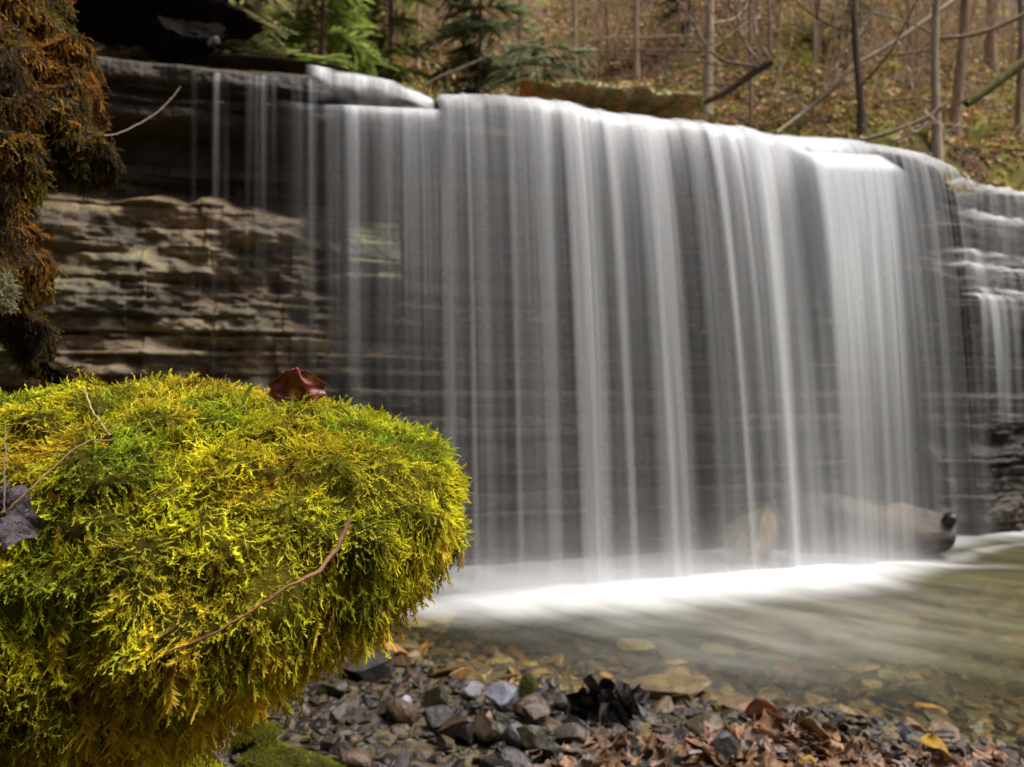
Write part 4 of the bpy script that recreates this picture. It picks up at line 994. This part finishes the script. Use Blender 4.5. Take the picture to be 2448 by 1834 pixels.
tree(2072, 310, 2055, 19, DK*1.6, 'dark crooked trunk with a knot, at the right of the mossy slope', 212, nb=9, bend=34)
tree(1840, 130, 1835, 11, TAN*.75, 'slender tree high on the brown slope left of the reddish-tan trunk', 213, nb=5)
tree(1620, 140, 1612, 9, TAN*.8, 'slender tree left of the thickest tan trunk', 214, nb=5)
tree(1450, 150, 1455, 8, TAN*.8, 'hair-thin tree between the pale sapling and the slim tan tree', 216, nb=6)
tree(1240, 130, 1245, 10, DK*2, 'thin dark trunk right behind the hemlock', 217, nb=5)
tree(2170, 150, 2160, 14, TAN*.7, 'thin trunk high on the slope between the crooked trunk and the corner trunks', 218, nb=6)
tree(2440, 330, 2425, 16, TAN*.7, 'trunk at the far right edge above the cascade', 219, nb=6)
tree(800, 120, 806, 12, DK*2, 'dark slim trunk behind the bright green evergreen sprays', 220, nb=5)

rb = np.random.default_rng(77)
def brush():
    protos = []
    for k in range(6):
        r = np.random.default_rng(700+k); rt = empty('bare_shrub', (0, 0, 0)); b = MB(); c = TAN*r.uniform(.8, 1.7)
        for j in range(3): grow(b, np.array([r.normal(0, .04), r.normal(0, .04), -.05]), np.array([r.normal(0, .35), r.normal(0, .3), 1.]), r.uniform(1.0, 1.8), .008, 3, r, c, spread=.45, kids=3)
        b.build('stems', M_bark, rt); protos.append(rt)
    n = 0
    for i in range(120):
        px = rb.uniform(980, 2440) if i % 4 else rb.uniform(560, 1000); py = rb.uniform(60, 300)
        if px < 1700 and py > 205: py = rb.uniform(60, 190)
        p = hill_hit(px, py)
        if i < 6: o = protos[i]
        else:
            src = protos[i % 6]; o = src.copy(); COL.objects.link(o)
            for ch in src.children: c2 = ch.copy(); COL.objects.link(c2); c2.parent = o
        o.location = tuple(p); o.rotation_euler = (0, 0, rb.uniform(0, 6.28)); s_ = rb.uniform(.5, 1.1); o.scale = (s_, s_, s_)
        tag(o, 'bare twiggy shrub among the thin trunks on the leafy slope', 'shrub', 'bare shrubs on the slope')
brush()
def log(name, pts, w0, w1, c, label, cat='branch', twigs=(), group=None, mat=None):
    b = MB(); d = pts[0][2]
    pp = smooth_path([P(*a) for a in pts], 34)
    b.tube(pp, np.linspace(w0, w1, 34)/F*d/2, c, k=9, wob=.3, seed=3)
    o = b.build(name, mat or M_bark); tag(o, label, cat, group)
    if twigs:
        b = MB()
        for (tw, w) in twigs:
            q_ = smooth_path([P(*a) for a in tw], 18); q_ = q_+.02*np.stack([vn(np.arange(18)*.5, i*3, seed=61) for i in range(3)], 1)
            q_[0] -= .02*0
            b.tube(q_, np.linspace(w, w*.35, 18)/F*d/2, np.asarray(c)*1.6+.05, k=5)
            r = np.random.default_rng(int(w*10)+len(tw))
            for k in range(3):
                i = r.integers(4, 16); grow(b, q_[i], (q_[-1]-q_[0])*.3+r.normal(0, .25, 3), .35, w/F*d*.18, 1, r, np.asarray(c)*1.6+.05, kids=2)
        b.build('side_twigs', M_bark, o)
    return o
D = 5.6
log('dead_branch', [(1500, 238, D), (1560, 252, D), (1640, 256, D-.05), (1720, 228, D-.1), (1790, 182, D-.15), (1846, 147, D-.2)], 14, 19, DK*1.6, 'dark arched dead branch curving up over the water behind the lip of the falls',
    twigs=[([(1825, 160, D-.18), (1740, 145, D-.2), (1690, 122, D-.2), (1600, 118, D-.1), (1400, 122, D), (1340, 128, D)], 9),
           ([(1826, 158, D-.18), (1780, 90, D-.1), (1755, 30, D), (1700, -30, D)], 8), ([(1846, 147, D-.2), (1815, 85, D-.2), (1800, 20, D), (1790, -40, D)], 6),
           ([(1770, 200, D-.1), (1640, 203, D), (1560, 200, D), (1480, 190, D)], 5), ([(1700, 122, D-.2), (1665, 60, D-.2), (1620, 0, D-.2), (1590, -50, D)], 7),
           ([(1750, 160, D-.15), (1690, 150, D), (1600, 155, D), (1540, 170, D)], 5), ([(1560, 250, D), (1600, 190, D), (1640, 110, D), (1655, 30, D)], 7), ([(1640, 240, D), (1630, 215, D), (1625, 205, D)], 5)])
D = 6.1
log('fallen_limb', [(1855, 318, D-.3), (1930, 262, D), (1990, 215, D), (2040, 160, D), (2120, 112, D+.1), (2240, 30, D+.3), (2330, -40, D+.5)], 9, 15, PALE*.75, 'long pale fallen limb slanting up the mossy slope from the lip of the falls',
    twigs=[([(1995, 175, D), (2020, 130, D), (2040, 105, D), (2062, 72, D)], 11), ([(1930, 220, D), (1985, 195, D), (2030, 170, D)], 6), ([(2150, 95, D), (2170, 160, D), (2190, 230, D)], 6)])
D = 6.2
log('mossy_limb', [(2310, 250, D), (2360, 215, D), (2410, 178, D), (2500, 110, D)], 20, 26, np.array([.16, .15, .05]), 'moss-green fallen limb slanting up at the right edge of the slope')
log('forked_limb', [(2190, 130, D), (2230, 95, D), (2300, 88, D), (2370, 70, D), (2460, 30, D)], 8, 12, TAN*.6, 'dark forked limb crossing in front of the stout tan trunk', twigs=[([(2250, 90, D), (2225, 130, D), (2190, 160, D)], 7)])
D = 5.5
log('root', [(2060, 335, D), (2110, 322, D), (2160, 305, D), (2215, 282, D), (2260, 250, D)], 10, 12, PALE*.6, 'pale root lying just above the right end of the lip', twigs=[([(2130, 338, D), (2180, 320, D), (2215, 290, D), (2240, 262, D)], 12)])
log('fallen_limb', [(1010, 215, 5.9), (1040, 190, 5.9), (1100, 165, 5.9), (1180, 130, 5.9)], 8, 6, PALE*.7, 'short pale fallen limb behind the dark notch between the falls')
log('bent_sapling', [(1180, 112, 5.4), (1220, 108, 5.4), (1290, 110, 5.4), (1340, 140, 5.4), (1380, 200, 5.4)], 4, 4, PALE*.8, 'thin sapling bent over in an arch in front of the hemlock', cat='sapling')

# mossy rock shelf behind the lip, dark rocks at left
def shelf_rock():
    A = P(1240, 238, 4.95); B = P(1660, 268, 5.05)
    n, m = 120, 50; u, v = np.meshgrid(np.linspace(0, 1, n), np.linspace(0, 2*PI, m), indexing='ij')
    c0 = A*(1-u[..., None])+B*u[..., None]
    hz = np.interp(u, [0, .1, .3, .6, .85, 1], [.005, .025, .045, .055, .045, .01])*(1+.6*vn(u*16, 0, seed=63))
    V = c0+np.stack([0*u, -np.cos(v)*.3, np.sin(v)*hz], -1)
    V += .045*np.stack([fbm(V[..., 0]*10, V[..., 2]*22, V[..., 1]*9, seed=s) for s in (1, 2, 3)], -1)
    col = mixc(np.array([.42, .40, .24]), np.array([.46, .24, .12]), sstep(-.1, .3, fbm(V[..., 0]*12, V[..., 2]*30, 0, seed=3)))
    o = mesh_np('mossy_rock_shelf', V.reshape(-1, 3), grid_faces(n, m), M_bank, col=col.reshape(-1, 3))
    tag(o, 'low mossy rock littered with rusty leaves just behind the lip of the main curtain', 'rock')
    r = np.random.default_rng(5); p, nn = sample_tri(V.reshape(-1, 3), grid_faces(n, m), 2200, r, lambda c, n: np.where((n[:, 2] > -.2) | (n[:, 1] < -.2), 1., 0))
    protos = []
    for k in range(6):
        LV, LF = leaf_mesh(k+40, 'oval', nu=4, nv=3, curl=.8); protos.append((LV, np.concatenate([LF[:, [0, 1, 2]], LF[:, [0, 2, 3]]])))
    cc = np.array([[.48, .22, .09], [.42, .30, .16], [.26, .28, .07]])[r.integers(0, 3, len(p))]
    v, f, c = scatter(protos, p, r.normal(0, 1, p.shape), nn+r.normal(0, .4, p.shape), r.uniform(.015, .035, len(p)), cc*1.5, r, 1, 1)
    v2_, f2_, c2_ = moss_on(V.reshape(-1, 3), grid_faces(n, m), 3500, 64, (.018, .04), lambda p, n, r: mixc(np.array([.42, .40, .10]), np.array([.24, .26, .10]), r.random(len(p))), lambda c, n: np.where((n[:, 2] > -.2) | (n[:, 1] < -.1), 1., 0), lift=.6)
    mq = mesh_np('moss', v2_, f2_, M_moss, o, col=c2_, smooth=False); mq['kind'] = 'stuff'
    q_ = mesh_np('leaf_cover', v, f, M_litter, o, col=c); q_['kind'] = 'stuff'
shelf_rock()
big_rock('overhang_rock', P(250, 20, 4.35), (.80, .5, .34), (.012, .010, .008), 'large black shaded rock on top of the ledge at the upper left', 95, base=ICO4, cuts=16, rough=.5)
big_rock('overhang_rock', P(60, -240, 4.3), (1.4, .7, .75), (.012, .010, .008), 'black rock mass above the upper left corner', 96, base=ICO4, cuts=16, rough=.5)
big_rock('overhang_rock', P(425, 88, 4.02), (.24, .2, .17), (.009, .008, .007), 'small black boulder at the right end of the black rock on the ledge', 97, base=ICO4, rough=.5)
big_rock('pale_stone', P(512, 105, 3.98), (.045, .04, .04), (.14, .14, .11), 'small pale grey stone against the black boulder on the ledge', 98, base=ICO2, cat='stone')
big_rock('ledge_log', P(640, 150, 4.1), (.55, .09, .045), (.035, .025, .018), 'dark flat rock lying along the ledge left of the first white water', 99, base=ICO3, rot=.25)
big_rock('notch_rock', P(1046, 262, 4.02), (.03, .06, .05), (.03, .03, .032), 'dark wet rock in the notch between the two falls', 100, base=ICO2)

# evergreens
def needle_frond(seed):
    r = np.random.default_rng(seed); V, Fx = [], []
    for i in range(22):
        t = .05+.95*i/21
        for s in (-1, 1):
            L = .16*(1-.6*t); p = np.array([t, 0, -.15*t*t]); tip = p+np.array([L*.5, s*L, r.uniform(-.03, .03)])
            k = len(V); V += [p+[-.024, 0, 0], p+[.024, 0, 0], tip]; Fx += [[k, k+1, k+2]]
    return np.array(V), np.array(Fx)
NF = [needle_frond(i) for i in range(4)]
def hemlock(px, py, top_py, spread, d, c, label, seed, nb=46, fs=(.10, .2), zlo=0.15, name='hemlock_sapling'):
    r = np.random.default_rng(seed); base = P(px, py, d); base[2] = min(base[2], float(hill_z(base[0], d)))
    top = P(px+10, top_py, d); rt = empty(name, tuple(base))
    pts = smooth_path([base-[0, 0, .2], (base+top)/2+[.03, 0, 0], top], 16)
    b = MB(); b.tube(pts, np.linspace(.018, .008, 16), DK*2.6, k=7); 
    Ps, Ds = [], []; H = top[2]-base[2]
    for k in range(nb):
        t = zlo+(1-zlo)*(k+r.random())/nb; p0 = base*(1-t)+top*t; a = r.uniform(0, 2*PI)
        L = spread*(1-.35*t)*r.uniform(.5, 1.1)
        dv = np.array([math.cos(a), math.sin(a)*.8, .12])
        q_ = np.array([p0+dv*L*s-np.array([0, 0, .35*L*s*s]) for s in np.linspace(0, 1, 8)])
        b.tube(q_, np.linspace(.008, .002, 8), DK*1.4, k=4)
        for s in range(int(34*L/.5)+6):
            f = r.uniform(.15, 1); i = min(int(f*7), 6); Ps.append(q_[i]+(q_[i+1]-q_[i])*(f*7-i))
            sd = r.choice([-1, 1]); Ds.append(np.array([dv[0]-sd*dv[1]*1.1, dv[1]+sd*dv[0]*1.1, -.25])+r.normal(0, .2, 3))
    child(b.build('trunk', M_bark), rt)
    Ps, Ds = np.array(Ps), np.array(Ds); n = len(Ps)
    v, f, cc = scatter(NF, Ps, Ds, np.tile([0, -.3, 1.], (n, 1))+r.normal(0, .3, (n, 3)), r.uniform(fs[0]*1.25, fs[1]*1.35, n), np.minimum(np.asarray(c)*1.25, .8)*r.uniform(.5, 1.4, (n, 1)), r, 1.15, .85)
    child(mesh_np('crown', v, f, M_needle, col=cc, smooth=False), rt)
    return tag(rt, label, 'evergreen', 'evergreens behind the falls')
hemlock(1135, 212, -420, .50, 6.3, (.15, .19, .09), 'dark green hemlock standing behind the left part of the main curtain', 301, nb=85)
hemlock(1290, 215, 90, .42, 5.6, (.17, .20, .11), 'low drooping hemlock between the dark one and the straight pale sapling', 302, nb=34, fs=(.08, .15))
hemlock(760, 20, -560, .50, 5.6, (.27, .34, .08), 'bright green hemlock above the first white water of the ledge', 303, nb=70, zlo=.10)
hemlock(470, 50, -420, .60, 5.0, (.26, .25, .11), 'olive-brown evergreen hanging over the black rock at the upper left', 304, nb=110, zlo=.0)
hemlock(925, -10, -460, .42, 6.6, (.22, .26, .06), 'yellow-green hemlock between the bright one and the dark one', 305, nb=60, zlo=.08)
hemlock(1640, 60, -380, .35, 8.2, (.08, .13, .04), 'dim hemlock far up the slope behind the thickest tan trunk', 306, nb=24)
hemlock(2020, 60, -300, .40, 7.6, (.11, .12, .03), 'small yellowish evergreen behind the dark crooked trunk', 307, nb=22, fs=(.06, .12))

# ------------------------------------------------------------------ light, camera
w = bpy.data.worlds.new('World'); S.world = w; w.use_nodes = True
nt = w.node_tree; nt.nodes.clear()
bg = nt.nodes.new('ShaderNodeBackground'); sk = nt.nodes.new('ShaderNodeTexSky'); ow = nt.nodes.new('ShaderNodeOutputWorld')
sk.sky_type = 'NISHITA'; sk.sun_disc = False
EL, AZ = math.radians(64), math.radians(102)      # azimuth measured clockwise from +Y
sk.sun_elevation = EL; sk.sun_rotation = AZ; sk.dust_density = 4.0; sk.ozone_density = .6
bg.inputs['Strength'].default_value = .10
nt.links.new(sk.outputs[0], bg.inputs[0]); nt.links.new(bg.outputs[0], ow.inputs[0])
sun = bpy.data.lights.new('sun', 'SUN'); sun.energy = 3.2; sun.angle = math.radians(25); sun.color = (1, .96, .90)
so = bpy.data.objects.new('sun', sun); COL.objects.link(so)
dv = Vector((math.sin(AZ)*math.cos(EL), math.cos(AZ)*math.cos(EL), math.sin(EL)))
so.rotation_euler = dv.to_track_quat('Z', 'Y').to_euler(); so.location = (2, -2, 8)
cam = bpy.data.cameras.new('camera'); co = bpy.data.objects.new('camera', cam); COL.objects.link(co)
co.location = (0, 0, CAMZ); co.rotation_euler = (math.radians(90), 0, 0)
cam.lens = 27; cam.sensor_width = 36; cam.clip_start = .02; cam.clip_end = 200
cam.dof.use_dof = True; cam.dof.focus_distance = .78; cam.dof.aperture_fstop = 6.5
S.camera = co
S.view_settings.view_transform = 'Standard'; S.view_settings.look = 'None'; S.view_settings.exposure = .48; S.view_settings.gamma = 1
S.render.engine = 'CYCLES'
S.cycles.use_denoising = True; S.cycles.transparent_max_bounces = 40; S.cycles.max_bounces = 8
S.cycles.caustics_reflective = False; S.cycles.caustics_refractive = False
S.cycles.sample_clamp_indirect = 6
